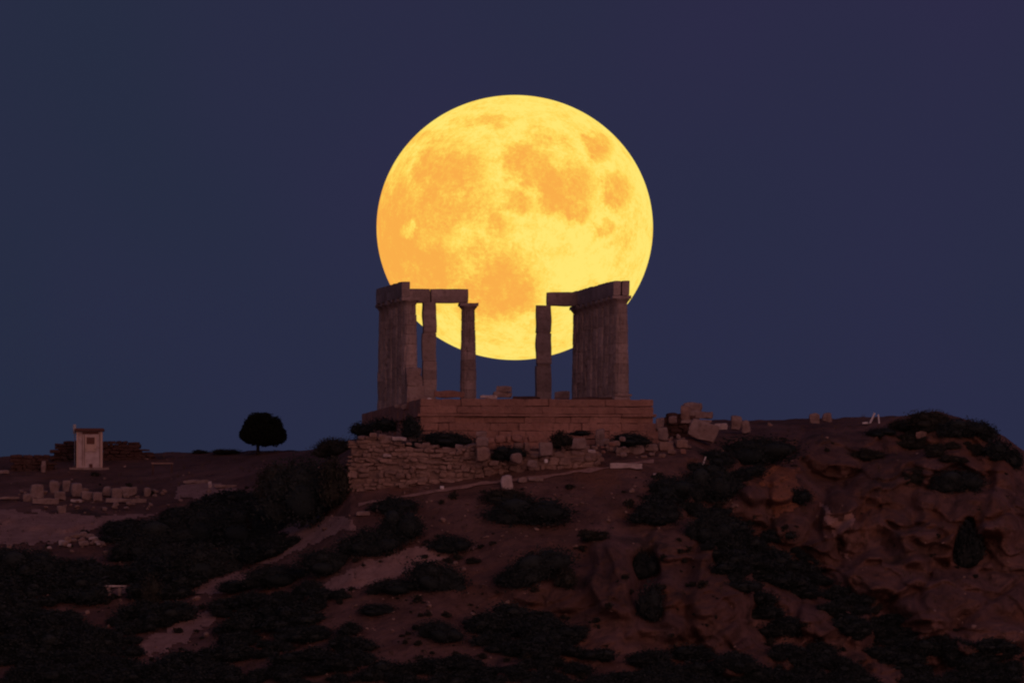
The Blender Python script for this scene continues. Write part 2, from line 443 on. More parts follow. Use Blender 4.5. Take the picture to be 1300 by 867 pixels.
def blob(px, py, rx, ry, st, soft=.55):
    a = t.nodes.new('ShaderNodeVectorMath'); a.operation = 'SUBTRACT'; t.links.new(wv, a.inputs[0])
    a.inputs[1].default_value = ((px - 653.5) / MR, 0, (289 - py) / MRZ)
    b2 = t.nodes.new('ShaderNodeVectorMath'); b2.operation = 'MULTIPLY'; t.links.new(a.outputs[0], b2.inputs[0])
    b2.inputs[1].default_value = (MR / rx, 0, MRZ / ry)
    l = t.nodes.new('ShaderNodeVectorMath'); l.operation = 'LENGTH'; t.links.new(b2.outputs[0], l.inputs[0])
    r = t.nodes.new('ShaderNodeMapRange'); r.interpolation_type = 'SMOOTHSTEP'
    r.inputs[1].default_value = 1.12 + soft * .7; r.inputs[2].default_value = 1.0 - soft * .8; r.inputs[3].default_value = 0; r.inputs[4].default_value = st
    t.links.new(l.outputs['Value'], r.inputs[0])
    return r.outputs[0]
MARIA_AND_REDDENING = [(757, 190, 17, 16, .68, .5), (668, 216, 35, 27, .70, .55), (717, 243, 34, 33, .72, .55), (782, 249, 18, 24, .58, .6), (766, 297, 12, 12, .6, .5),
 (566, 228, 48, 38, .78, .6), (556, 274, 70, 46, .66, .9), (502, 308, 38, 80, .95, .8), (530, 345, 64, 38, .85, .8), (636, 374, 50, 44, .86, .8), (590, 262, 40, 30, .5, .9),  # left and lower-left blobs also paint the haze's reddening of the limb
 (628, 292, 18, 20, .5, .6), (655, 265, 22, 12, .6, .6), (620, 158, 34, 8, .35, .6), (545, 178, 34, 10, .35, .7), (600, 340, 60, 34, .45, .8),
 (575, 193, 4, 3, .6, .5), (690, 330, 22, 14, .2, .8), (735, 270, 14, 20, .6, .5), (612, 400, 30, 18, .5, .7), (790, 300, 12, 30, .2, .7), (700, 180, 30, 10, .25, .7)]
acc = None
for bl in MARIA_AND_REDDENING:
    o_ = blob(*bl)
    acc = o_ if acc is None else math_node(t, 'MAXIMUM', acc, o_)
BRIGHT = [(518, 294, 8, 9, .6, .6), (590, 305, 22, 14, .3, .8), (720, 335, 60, 34, .14, .8), (745, 350, 40, 8, .2, .8), (690, 372, 8, 40, .2, .8), (650, 415, 22, 16, .5, .8), (655, 240, 8, 6, .3, .6), (585, 250, 6, 5, .35, .6)]
br = None
for bl in BRIGHT:
    o_ = blob(*bl); br = o_ if br is None else math_node(t, 'MAXIMUM', br, o_)
mott = noise_fac(t, 6, 8, .3, .7, co, rough=.68, out=(-.22, .50))
fine = noise_fac(t, 22, 6, .3, .7, co, rough=.7, out=(-.24, .22))
val = math_node(t, 'ADD', acc, math_node(t, 'ADD', mott, fine))
fin2 = noise_fac(t, 48, 4, .3, .7, co, rough=.7, out=(-.13, .11))
val = math_node(t, 'ADD', math_node(t, 'SUBTRACT', val, br), fin2)
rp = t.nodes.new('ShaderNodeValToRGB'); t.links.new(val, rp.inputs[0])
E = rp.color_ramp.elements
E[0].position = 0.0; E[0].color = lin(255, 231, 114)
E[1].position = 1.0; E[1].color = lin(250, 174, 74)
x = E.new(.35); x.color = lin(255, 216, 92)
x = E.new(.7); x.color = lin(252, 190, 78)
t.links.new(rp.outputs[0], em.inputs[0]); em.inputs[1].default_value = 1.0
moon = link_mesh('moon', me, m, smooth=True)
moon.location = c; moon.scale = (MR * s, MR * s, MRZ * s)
tag(moon, 'huge full yellow moon with orange maria and painted haze reddening at its lower left edge, low behind the ruined temple', 'moon')

# ------------------------------------------------------------------ the temple
TH = R(6.6)
O0 = at(788, 512, 0.0)
temple = empty('ruined_temple', O0, TH)
tag(temple, 'ruined marble temple with two rows of fluted columns and broken beams on a stone platform', 'temple ruin')
def loc(px, Y):
    dx, dy = (px - 650) * mpp(Y) - O0.x, Y
    return math.cos(TH) * dx + math.sin(TH) * dy, -math.sin(TH) * dx + math.cos(TH) * dy
HC, HA = 6.22, .86            # column with its capital, architrave
def column_mesh(seed, h=5.78, r0=.49, r1=.385, nf=16):
    rg = rng(seed); vs, fs = [], []
    nd = 10; zs = [0.0]
    joints = sorted([h * (i + rg.uniform(-.12, .12)) / nd for i in range(1, nd)])
    prev = 0.0
    prof = []
    for jz in joints + [h]:
        prof += [(prev + .012, 0), ((prev * 2 + jz) / 3, 0), ((prev + jz * 2) / 3, 0), (jz - .012, 0)]
        if jz < h: prof += [(jz - .004, 1), (jz + .004, 1)]
        prev = jz
    per = 4; n = nf * per
    drum_off = {}
    di = 0; offs = []
    dx, dy, dr = 0, 0, 1
    for (z, g) in prof:
        if g == 1 and (not offs or offs[-1][3] == 0): dx, dy, dr = rg.uniform(-.012, .012), rg.uniform(-.012, .012), rg.uniform(.96, 1.03)
        offs.append((dx, dy, dr, g))
    for (z, g), (ox, oy, dr, _) in zip(prof, offs):
        f = z / h; r = (r0 + (r1 - r0) * f + .012 * math.sin(math.pi * f)) * dr
        if g: r -= .05
        for k in range(n):
            a = 2 * math.pi * k / n
            fl = .020 * math.sin(math.pi * ((k % per) / per)) 
            p = Vector((math.cos(a), math.sin(a), 0))
            w = noise.fractal(Vector((p.x * 1.6, p.y * 1.6, z * 1.3 + seed * 11)), 1, 2, 4)
            chip = -.16 * max(0, w - .2)
            q = p * (r - fl + .008 * w + chip)
            vs.append((q.x + ox, q.y + oy, z))
    m_ = len(prof)
    for i in range(m_ - 1):
        for k in range(n):
            fs.append((i * n + k, i * n + (k + 1) % n, (i + 1) * n + (k + 1) % n, (i + 1) * n + k))
    fs += [tuple(range(n))[::-1], tuple((m_ - 1) * n + k for k in range(n))]
    me = bpy.data.meshes.new('column'); me.from_pydata(vs, [], fs); me.update()
    return me
def capital_mesh(seed):
    mb = MB(); n = 40
    prof = [(.385, 0), (.40, .05), (.44, .11), (.50, .17), (.53, .21), (.52, .235)]
    vs = [(r * math.cos(2 * math.pi * k / n), r * math.sin(2 * math.pi * k / n), z) for r, z in prof for k in range(n)]
    fs = [(i * n + k, i * n + (k + 1) % n, (i + 1) * n + (k + 1) % n, (i + 1) * n + k) for i in range(len(prof) - 1) for k in range(n)]
    mb.add(vs, fs + [tuple(range(n))[::-1], tuple((len(prof) - 1) * n + k for k in range(n))])
    mb.stone((0, 0, .337), (1.10, 1.10, .20), seed, .05, .10, n=5)
    me = bpy.data.meshes.new('capital'); me.from_pydata(mb.v, [], mb.f); me.update(); return me
shafts = [column_mesh(s) for s in range(5)]
caps = [capital_mesh(s) for s in range(3)]
def column(u, v, i):
    o = link_mesh('column', shafts[i % 5], M_MARBLE, temple); o.location = (u, v, 0); o.rotation_euler = (0, 0, i * 1.1)
    k = link_mesh('capital', caps[i % 3], M_MARBLE, o); k.location = (0, 0, 5.78); k.rotation_euler = (0, 0, -i * 1.1)
    return o
SPC = 2.52
W = 11.83
for i in range(9): column(0, SPC * i, i)
for i in range(6): column(-W, 4.0 + SPC * i, i + 2)
def beam(u0, v0, u1, v1, z, h, w, seed, name='architrave_beam', rough=.016, rn=.09):
    L = math.hypot(u1 - u0, v1 - v0)
    mb = MB(); mb.stone((0, 0, 0), (L - .008, w, h), seed, rough, rn, n=9)
    o = mb.build(name, M_MARBLE, temple)
    o.location = ((u0 + u1) / 2, (v0 + v1) / 2, z + h / 2); o.rotation_euler = (0, 0, math.atan2(v1 - v0, u1 - u0))
    return o
for i in range(8):
    a, b_ = SPC * i - (.45 if i == 0 else 0), SPC * (i + 1) + (.45 if i == 7 else 0)
    hh = HA + (.02 if i % 3 else 0)
    beam(.255, a, .255, b_, HC, hh, .45, 10 + i)
    beam(-.255, a, -.255, b_, HC, hh - .01, .45, 30 + i)
for i in range(5):
    a, b_ = 4.0 + SPC * i - (.45 if i == 0 else 0), 4.0 + SPC * (i + 1) + (.45 if i == 4 else 0)
    beam(-W - .27, a, -W - .27, b_, HC, HA + .04, .50, 50 + i)
    if i > 0: beam(-W + .26, a, -W + .26, b_, HC, HA - .4, .44, 70 + i)
# the two cross beams and their supports in front of the far room of the temple
VL = 14.1
uc, _ = loc(594, 13.3); up, _ = loc(545, 12.8)
column(uc, VL, 3)
def pillar(u, v, w, h, cuts, seed):
    rg = rng(seed); z = 0.0
    root = None
    mb = MB()
    for i, zz in enumerate(cuts + [h]):
        ww = w * rg.uniform(.94, 1.04)
        mb.stone((rg.uniform(-.015, .015), 0, (z + zz) / 2), (ww, w * .95, zz - z - .004), seed * 9 + i, .028, .10, n=9)
        z = zz
    mb.box((0, 0, h / 2 - .03), (w * .80, w * .74, h - .1))
    o = mb.build('pillar', M_MARBLE, temple); o.location = (u, v, 0)
    return o
pillar(up, VL, .86, HC + .05, [.7, 2.85, 4.45], 3)
beam(-W - .1, VL - .02, up + .055, VL - .02, HC - .02, .84, .7, 91, 'cross_beam', .012)
beam(up + .06, VL + .02, uc + .0, VL + .02, HC - .02, .84, .7, 92, 'cross_beam', .012)
VR = SPC * 7
ur, _ = loc(690.5, 17.0)
pillar(ur, VR, .93, HC - .01, [.6, 2.75, 4.6], 7)
u694, _ = loc(694, 17.0)
beam(u694, VR + .05, -.4, VR + .05, HC - .06, .84, .75, 93, 'cross_beam', rough=.022, rn=.14)
# broken masonry at the foot of the front columns
def pier(name, u, v, blocks, seed):
    mb = MB()
    for i, (du, z, w, d, h) in enumerate(blocks):
        mb.stone((du, 0, z + h / 2), (w, d, h), seed + i, .05, .14, n=6)
    o = mb.build(name, M_BLOCK, temple); o.location = (u, v, 0); return o
pier('masonry_pier', -W + .12, 3.1, [(.22, -.2, 1.3, .8, .72), (.1, .42, 1.05, .75, .7), (0, 1.04, .93, .7, .7), (-.03, 1.66, .86, .66, .46), (.55, -.25, .8, .9, .5)], 200)
pier('column_base', .02, -.62, [(0, -.05, .95, .35, .42), (.05, .38, 1.0, .3, .14)], 220)
# the platform: three steps over a foundation of cut blocks
PU0, PU1, PV0, PV1 = -W - .72, .92, -8.0, 23.0
def course(name, z0, z1, grow, seed, mat, lmin, lmax, jit):
    mb = MB(); rg = rng(seed)
    u0, u1, v0, v1 = PU0 - grow, PU1 + grow, PV0 - grow, PV1 + grow
    h = z1 - z0
    def run(a, b_, fn):
        x = a
        while x < b_ - .05:
            L = min(rg.uniform(lmin, lmax), b_ - x)
            if b_ - x - L < lmin * .5: L = b_ - x
            fn(x, L); x += L
    DD = .9
    def front(x, L):
        j = rg.uniform(-jit, jit)
        mb.stone((x + L / 2, v0 + DD / 2 + j, (z0 + z1) / 2), (L + .002, DD, h + .006 - rg.uniform(0, .05) ** 1.0), rg.randrange(9999), .026, .05, n=5)
    def sidel(x, L):
        j = rg.uniform(-jit, jit); mb.stone((u0 + DD / 2 + j, x + L / 2, (z0 + z1) / 2), (DD, L + .004, h + .006), rg.randrange(9999), .018, .05, n=5)
    def sider(x, L):
        j = rg.uniform(-jit, jit); mb.stone((u1 - DD / 2 - j, x + L / 2, (z0 + z1) / 2), (DD, L + .004, h + .006), rg.randrange(9999), .018, .05, n=5)
    run(u0, u1, front); run(v0 + DD, v1, sidel); run(v0 + DD, v1, sider)
    mb.box(((u0 + u1) / 2, (v0 + v1) / 2 + .3, (z0 + z1) / 2 - .02), (u1 - u0 - .6, v1 - v0 - .4, h - .03))
    return mb.build(name, mat, temple)
course('step', -.42, 0, 0, 1, M_FOUND, 1.0, 2.4, .05)
course('step', -.85, -.42, .02, 2, M_FOUND, 1.0, 2.2, .06)
course('step', -1.02, -.85, .17, 3, M_FOUND, .9, 2.0, .09)
course('foundation', -1.38, -1.02, .0, 4, M_FOUND, .8, 2.0, .09)
course('foundation', -1.84, -1.38, .14, 5, M_FOUND, .6, 1.5, .11)
course('foundation', -2.3, -1.84, .42, 6, M_FOUND, .5, 1.2, .10)
course('foundation', -2.8, -2.3, .48, 7, M_FOUND, .5, 1.2, .12)
course('foundation', -3.5, -2.8, .52, 8, M_FOUND, .5, 1.2, .12)

# ------------------------------------------------------------------ terrace walls of rough stone
def rough_wall(name, label, px0, px1, top, bot, Yf, seed, mat, hmin=.16, hmax=.36, dep=.6, lean=.0, gaps=.06, jig=1.0):
    """A dry stone wall between two outlines given along px; stones of uneven size, some fallen out."""
    rg = rng(seed); mb = MB()
    base = at(px0, bot(px0), Yf(px0))
    px = px0
    zt = lambda p: at(p, top(p), Yf(p)).z
    zb = lambda p: at(p, bot(p), Yf(p)).z - .25
    zmin = min(zb(px0), zb(px1), zb((px0 + px1) / 2)); zmax = max(zt(px0 + (px1 - px0) * i / 20) for i in range(21))
    z = zmin
    while z < zmax:
        h = rg.uniform(hmin, hmax)
        p = px0 + rg.uniform(-8, 0)
        while p < px1:
            w = rg.uniform(.22, .75) * (1.3 if rg.random() < .15 else 1); wp = w / mpp(Yf(p)); pc = p + wp / 2
            tz = zt(min(max(pc, px0), px1)) + rg.uniform(-.12, .12) * jig
            if px0 - 6 < pc < px1 + 4 and zb(min(max(pc, px0), px1)) < z + h / 2 < tz and rg.random() > gaps:
                X = at(pc, 560, Yf(pc))
                hs = h * rg.uniform(.7, 1.35)
                if jig < .5: hs = min(h * 1.05, tz - z)
                mb.stone((X.x - base.x, X.y - base.y + rg.uniform(-.14, .10) + (z - zmin) * lean, z + hs / 2 - base.z + rg.uniform(-.07, .07) * jig), (w - .01, dep, hs), rg.randrange(99999), .085, .26,
                         rot=(rg.uniform(-.1, .1) * jig, rg.uniform(-.16, .16) * jig, rg.uniform(-.2, .2) * jig), n=3)
            p += wp
        z += h
    # the packed core behind the face
    N = 24; vs = []; fs = []
    for i in range(N + 1):
        p = px0 + (px1 - px0) * i / N
        X = at(p, 560, Yf(p))
        yb = X.y - base.y - .17
        zT = max(zt(p) - .22 - base.z, zmin - base.z + .02)
        for (yy, zz) in ((yb + .02, zmin - base.z), (yb + .02 + lean * (zt(p) - zmin), zT), (yb + .6, zT), (yb + .6, zmin - base.z)):
            vs.append((X.x - base.x, yy, zz))
    for i in range(N):
        for k in range(4): fs.append((i * 4 + k, (i + 1) * 4 + k, (i + 1) * 4 + (k + 1) % 4, i * 4 + (k + 1) % 4))
    fs += [(0, 1, 2, 3), (N * 4 + 3, N * 4 + 2, N * 4 + 1, N * 4)]
    mb.add(vs, fs)
    o = mb.build(name, mat); o.location = base
    tag(o, label, 'wall'); return o
def pl(*pts):
    def f(x):
        if x <= pts[0][0]: return pts[0][1]
        for (a, b_), (c_, d) in zip(pts, pts[1:]):
            if x <= c_: return b_ + (d - b_) * (x - a) / (c_ - a)
        return pts[-1][1]
    return f
rough_wall('retaining_wall', 'tall rough stone terrace wall below the left half of the temple platform', 446, 612,
           pl((446, 556), (475, 553), (500, 560), (545, 567), (575, 571), (612, 566)), pl((446, 620), (520, 614), (612, 602)), pl((446, -13.6), (520, -14.2), (612, -14.2)), 41, M_RUBBLE, .12, .32)
rough_wall('retaining_wall', 'broken low terrace wall of large stones below the right half of the temple platform', 614, 760,
           pl((614, 572), (640, 578), (660, 566), (700, 570), (730, 566), (760, 568)), pl((614, 600), (700, 594), (760, 588)), pl((614, -14.0), (760, -13.4)), 42, M_RUBBLE, .22, .45, gaps=.16)
rough_wall('rubble_wall', 'upper course of cut stone patched along the front of the temple foundation', 604, 690,
           pl((604, 553), (640, 550), (690, 556)), pl((604, 575), (690, 574)), pl((604, -10.9), (690, -10.4)), 43, M_FOUND, .3, .5, gaps=.08)
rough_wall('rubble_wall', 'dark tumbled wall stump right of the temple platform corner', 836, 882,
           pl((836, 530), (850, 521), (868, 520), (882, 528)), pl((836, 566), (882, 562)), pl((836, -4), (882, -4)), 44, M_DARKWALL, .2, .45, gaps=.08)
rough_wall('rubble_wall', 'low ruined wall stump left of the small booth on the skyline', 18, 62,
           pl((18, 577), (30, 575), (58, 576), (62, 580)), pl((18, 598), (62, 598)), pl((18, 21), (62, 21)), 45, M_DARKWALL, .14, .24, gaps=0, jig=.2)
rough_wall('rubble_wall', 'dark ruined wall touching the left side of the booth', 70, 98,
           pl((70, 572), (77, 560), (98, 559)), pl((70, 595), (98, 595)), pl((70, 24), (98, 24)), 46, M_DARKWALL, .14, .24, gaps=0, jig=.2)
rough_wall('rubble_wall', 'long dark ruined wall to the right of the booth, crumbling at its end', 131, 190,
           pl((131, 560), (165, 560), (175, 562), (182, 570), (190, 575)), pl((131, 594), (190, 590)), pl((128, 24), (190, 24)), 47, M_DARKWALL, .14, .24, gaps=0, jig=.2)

# ------------------------------------------------------------------ footpath along the foot of the wall
def strip(name, pts, width, mat, lift=.03):
    vs, fs = [], []
    N = 60
    f = pl(*pts)
    for i in range(N + 1):
        px = pts[0][0] + (pts[-1][0] - pts[0][0]) * i / N
        py = f(px) + noise.noise(Vector((px * .05, 0, 0))) * 1.5
        w = width * (1 + 1.3 * noise.noise(Vector((px * .05, 3, 0))))
        for k in range(5):
            q = T(px, py - w / 2 + w * k / 4)
            vs.append((q.x, q.y - lift * 2, q.z + lift))
    for i in range(N):
        for k in range(4): fs.append((i * 5 + k, i * 5 + k + 1, (i + 1) * 5 + k + 1, (i + 1) * 5 + k))
    me = bpy.data.meshes.new(name); me.from_pydata(vs, [], fs); me.update()
    o = link_mesh(name, me, mat, smooth=True); o['kind'] = 'structure'; return o
strip('footpath', [(455, 641), (540, 626), (620, 613), (700, 604), (770, 594), (830, 585)], 3.6, M_BARE)

def bare(name, poly, mat, lift=.035, st=2.0):
    xs = [p[0] for p in poly]; ys = [p[1] for p in poly]
    x0, y0 = min(xs) - 8, min(ys) - 6; nx, ny = int((max(xs) + 8 - x0) / st), int((max(ys) + 6 - y0) / st)
    ok = {}; vs, fs, idx = [], [], {}
    def v(i, j):
        if (i, j) not in idx:
            q = T(x0 + i * st, y0 + j * st); idx[(i, j)] = len(vs); vs.append((q.x, q.y - lift, q.z + lift))
        return idx[(i, j)]
    for i in range(nx):
        for j in range(ny):
            px, py = x0 + (i + .5) * st, y0 + (j + .5) * st
            wx = noise.fractal(Vector((px * .05, py * .08, 1)), 1, 2, 3) * 9; wy = noise.fractal(Vector((px * .05, py * .08, 8)), 1, 2, 3) * 5
            if inside(poly, px + wx, py + wy): fs.append((v(i, j), v(i, j + 1), v(i + 1, j + 1), v(i + 1, j)))
    me = bpy.data.meshes.new(name); me.from_pydata(vs, [], fs); me.update()
    o = link_mesh(name, me, mat, smooth=True); o['kind'] = 'structure'; return o
def inside(poly, x, y):
    r = False; j = len(poly) - 1
    for i in range(len(poly)):
        (xi, yi), (xj, yj) = poly[i], poly[j]
        if (yi > y) != (yj > y) and x < (xj - xi) * (y - yi) / (yj - yi) + xi: r = not r
        j = i
    return r
for poly in ([(-20, 645), (60, 652), (150, 655), (200, 652), (120, 672), (70, 690), (-20, 692)], [(318, 694), (380, 660), (440, 654), (452, 668), (400, 690), (345, 716), (312, 716)],
             [(232, 748), (300, 726), (326, 736), (280, 756)], [(172, 818), (225, 792), (280, 772), (270, 790), (235, 815), (190, 835)],
             [(380, 756), (460, 716), (545, 690), (610, 690), (560, 712), (480, 742), (400, 762)], [(105, 758), (170, 742), (180, 748), (120, 764)],
             [(1042, 640), (1052, 646), (1062, 664), (1080, 646), (1086, 660), (1072, 690), (1082, 712), (1068, 704), (1052, 672)],
             [(225, 618), (250, 612), (310, 620), (280, 628), (225, 634)]):
    bare('bare_track', poly, M_BARE)
bare('rust_rock_face', [(958, 598), (990, 590), (1012, 596), (1014, 628), (1000, 650), (984, 655), (975, 625)], M_RUST)

# ------------------------------------------------------------------ loose blocks
_blk = {}
def block(px, py, w, h, label, cat='stone block', group=None, mat=None, name='stone_block', rz=None, roll=0.0, d=None, Y=None, seed=None, rough=.085, rnd=.26):
    """A block whose face is w x h pixels, centred on (px, py) in the picture, resting on the hill."""
    seed = seed if seed is not None else int(px * 13 + py * 7)
    rg = rng(seed)
    if Y is None:
        y = depth(px, min(py + h / 2 + 1, 866))
    else: y = Y
    s = mpp(y); W_, H_ = w * s, h * s
    d = d or min(W_, max(H_, .3)) * rg.uniform(.7, 1.0)
    me = stone_mesh(name, (W_, d, H_ * 1.12), seed, rough, rnd)
    me.materials.append(mat or M_BLOCK)
    o = bpy.data.objects.new(name, me); COL.objects.link(o)
    o.location = at(px, py + h * .04, y + d * .25)
    o.rotation_euler = (rg.uniform(-.05, .05), roll, rz if rz is not None else rg.uniform(-.25, .25))
    tag(o, label, cat, group); return o
# on and beside the platform
P_ = lambda Y: Y
block(640, 494, 20, 7, 'small worn block topmost of the stack between the two column groups', Y=4)
block(638, 500.5, 24, 6.5, 'wider block under the small block between the two column groups', Y=4.1)
block(620, 503.5, 22, 4, 'flat pale slab on the platform between the single column and the block stack', mat=M_PALE, Y=2)
block(714, 501, 20, 9, 'reddish block on the platform between the right pillar and the right column row', Y=10)
block(544.5, 508, 5, 5, 'small bright white stone at the left front edge of the platform', 'stone', mat=M_WHITE, Y=-6.5, rough=.1)
block(518, 514, 20, 6, 'broken pinkish slab tilted at the foot of the left column row', Y=-2.5, roll=-.35)
block(505, 516, 9, 4, 'thin pale slab left of the tilted pinkish slab below the left columns', Y=-1.5, roll=-.2)
block(813, 515.5, 17, 4, 'flat yellowish slab on the right end of the platform', Y=-6, mat=M_PALE)
block(570, 500, 40, 8, 'long rough kerb block beside the foot of the single column with a capital', Y=9, mat=M_FOUND)
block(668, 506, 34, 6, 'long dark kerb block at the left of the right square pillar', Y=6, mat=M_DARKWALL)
# right of the platform
block(880, 517, 24, 12, 'rounded boulder-like block, topmost of the pile right of the temple', Y=-3.2, rnd=.5)
block(887, 526, 36, 9, 'broad block under the rounded one in the pile right of the temple', Y=-4.0)
block(870, 524, 12, 18, 'upright dark block left in the pile right of the temple', Y=-4.4, mat=M_RUBBLE)
block(893, 546, 36, 22, 'large pale leaning slab facing the camera right of the temple platform', Y=-6.5, mat=M_BLOCK, roll=.35, rough=.04)
block(884, 535, 40, 4, 'thin flat slab lying on top of the large leaning slab', Y=-6.3)
block(915, 541, 16, 8, 'small pale block right of the large leaning slab', Y=-2, mat=M_PALE)
block(934, 537, 14, 16, 'reddish block with a chipped corner on the skyline right of the pale block', Y=2, mat=M_BLOCK, roll=.2)
block(947, 542, 11, 15, 'upright narrow reddish block, last of the skyline blocks right of the temple', Y=2)
block(838, 537, 12, 13, 'brownish squared block against the right corner of the platform', Y=-9)
block(841, 551, 14, 16, 'paler squared block just below the platform right corner', Y=-10)
block(855, 532, 10, 9, 'small pale block set in the dark wall stump right of the platform', Y=-5.2)
block(1034, 531, 13, 12, 'left one of two reddish blocks side by side on the right skyline', Y=6, mat=M_BLOCK)
block(1050, 530, 12, 11, 'right one of two reddish blocks side by side on the right skyline', Y=6, mat=M_BLOCK)
block(1170, 552, 16, 10, 'lone dull pinkish block in the scrub under the right hilltop', mat=M_RUBBLE)
# along the lower terrace wall
G = 'loose blocks along the lower terrace wall'
for (px, py, w, h, lab, mt) in [
 (762, 555, 12, 20, 'upright pale block standing in front of the right end of the foundation', M_BLOCK),
 (777, 566, 16, 12, 'squat block right below the upright pale block', M_BLOCK),
 (790, 571, 18, 8, 'flat block third along the row right of the upright pale block', M_BLOCK),
 (789, 559, 12, 10, 'small block leaning behind the flat ones near the foundation right end', M_RUBBLE),
 (808, 570, 20, 10, 'wide pale block in the middle of the row right of the terrace wall', M_BLOCK),
 (827, 568, 17, 9, 'pale block second from the right end of the terrace row', M_BLOCK),
 (846, 566, 18, 11, 'reddish block below the pile of blocks right of the platform', M_RUBBLE),
 (866, 563, 17, 10, 'last reddish block at the right end of the terrace row', M_RUBBLE),
 (751, 573, 10, 4, 'thin bright slab lying in a gap of the right terrace wall', M_PALE),
 (735, 562, 18, 14, 'pinkish boulder on top of the broken right terrace wall', M_BLOCK),
 (692, 570, 18, 16, 'yellowish square block set on the broken right terrace wall', M_BLOCK),
 (693, 585, 4, 4, 'tiny white stone at the foot of the right terrace wall', M_WHITE),
 (655, 581, 13, 13, 'rounded block fallen between the two terrace walls', M_BLOCK),
 (676, 588, 12, 8, 'small pinkish block fallen at the foot of the right terrace wall', M_BLOCK),
 (628, 588, 11, 6, 'low dull block fallen left of the gap between the terrace walls', M_RUBBLE),
 (611, 551, 14, 7, 'topmost pale block of the short pillar dividing the terrace walls', M_BLOCK),
 (613, 561, 15, 10, 'second block of the short pillar dividing the terrace walls', M_BLOCK),
 (613, 575, 17, 15, 'large bottom block of the short pillar dividing the terrace walls', M_RUBBLE)]:
    block(px, py, w, h, lab, group=G, mat=mt, Y=(-15.2 if px > 600 and px < 760 and py > 556 else (-14.9 if px < 620 else None)))
block(644, 612, 15, 16, 'pinkish squared stone standing alone on the path below the terrace wall', mat=M_PALE)
block(561, 619, 5, 4, 'tiny white stone on the path below the left terrace wall', 'stone', mat=M_WHITE)
block(507, 557, 18, 5, 'long pale yellow slab on the top of the left terrace wall', mat=M_PALE, Y=-14.5)
block(492, 578, 10, 4, 'small pale stone jutting from the left terrace wall', mat=M_PALE, Y=-14.35)
block(527, 555, 18, 11, 'squared reddish block at the left foot of the platform wall', mat=M_BLOCK, Y=-11)
block(795, 591, 42, 6, 'long flat pale slab beside the path below the right blocks', mat=M_PALE, rnd=.1)
block(835, 603, 12, 4, 'small grey flat stone at the edge of the dark shrubs right of the path', mat=M_PALE)
block(486, 645, 17, 10, 'pinkish boulder among the shrubs below the terrace wall', mat=M_BLOCK)
block(461, 652, 18, 5, 'flat stone left of the pinkish boulder below the terrace wall', mat=M_BLOCK)
block(680, 608, 20, 5, 'low kerb stone edging the path right of the standing stone', mat=M_BLOCK)
block(664, 609, 12, 6, 'short kerb stone between the standing stone and the long kerb stone', mat=M_BLOCK)
# marble blocks laid out on the left plateau
G = 'stone blocks laid out in front of the booth'
for (px, py, w, h, lab) in [
 (47, 622, 17, 18, 'tallest pale block at the left of the blocks laid out below the booth'),
 (34, 631, 10, 9, 'small block leaning on the left of the tallest pale block'),
 (69, 617, 11, 15, 'narrow upright block right of the tallest pale block'),
 (76, 629, 14, 10, 'low dull block in the gap before the two big blocks'),
 (84, 616, 10, 14, 'thin dark upright block left of the widest block'),
 (97, 621, 15, 17, 'square pale block below the foot of the booth'),
 (110, 628, 14, 10, 'small block right of the square pale block'),
 (124, 630, 13, 10, 'rounded block with a pale top halfway along the row'),
 (136, 624, 12, 11, 'weathered block where the row of blocks grows longer'),
 (148, 626, 14, 13, 'dull block left of the long pale block'),
 (164, 623, 21, 10, 'long pale block near the right end of the row'),
 (187, 624, 10, 10, 'last small pale block at the right end of the row'),
 (160, 635, 52, 5, 'long flat kerb under the right end of the block row'),
 (97, 635.5, 15, 3.5, 'thin bright slab lying in front of the square pale block'),
 (58, 636, 34, 7, 'low dark kerb under the left blocks of the row'),
 (78, 646, 11, 9, 'lone small block below the row of laid out blocks'),
 (12, 632, 26, 3.5, 'flat pale slab at the far left below the booth')]:
    block(px, py, w, h, lab, group=G, mat=(M_PALE if 'bright' in lab else M_BLOCK))
rg = rng(78)                                # fallen stones along the foot of the platform and the wall
for i in range(88):
    px = rg.uniform(606, 880); py = 593 - (px - 618) * .10 + rg.uniform(-19, 7); w = rg.uniform(3.5, 10)
    block(px, py, w, w * rg.uniform(.5, .85), 'small fallen stone in the rubble below the right half of the temple platform', 'stone',
          'fallen stones below the platform', name='rubble_stone', mat=[M_BLOCK, M_RUBBLE, M_RUBBLE, M_FOUND][i % 4], seed=1200 + i, rnd=.4, rough=.1, Y=(-14.2 + (px - 618) * .008 if px < 800 else None))
for i in range(16):
    px = rg.uniform(450, 606); py = pl((446, 556), (475, 553), (500, 560), (545, 567), (575, 571), (612, 566))(px) + rg.uniform(-3, 2); w = rg.uniform(6, 12)
    block(px, py, w, w * rg.uniform(.45, .7), 'loose stone lying along the top of the tall left terrace wall', 'stone',
          'loose stones on top of the left terrace wall', name='rubble_stone', mat=[M_BLOCK, M_RUBBLE][i % 2], seed=1300 + i, rnd=.35, rough=.1, Y=-14.2)
for i in range(34):
    px = rg.uniform(20, 215); py = rg.uniform(618, 646); w = rg.uniform(3, 8)
    block(px, py, w, w * rg.uniform(.5, .8), 'small stone lying among the larger blocks on the ground below the booth', 'stone',
          'small stones among the blocks below the booth', name='rubble_stone', mat=[M_BLOCK, M_RUBBLE][i % 2], seed=1400 + i, rnd=.4, rough=.1)
block(752, 507.5, 52, 7, 'long dark block added in place of shade along the foot of the right column row', Y=-1.2, mat=M_DARKWALL)  # dark block added to imitate the shade at the columns' foot
block(55, 592, 6, 13, 'small pale marker stone upright left of the booth', 'marker stone', name='marker_stone', mat=M_BLOCK)
block(6, 599, 12, 5, 'pale flat stone at the left edge of the frame near the wall stump', mat=M_BLOCK)
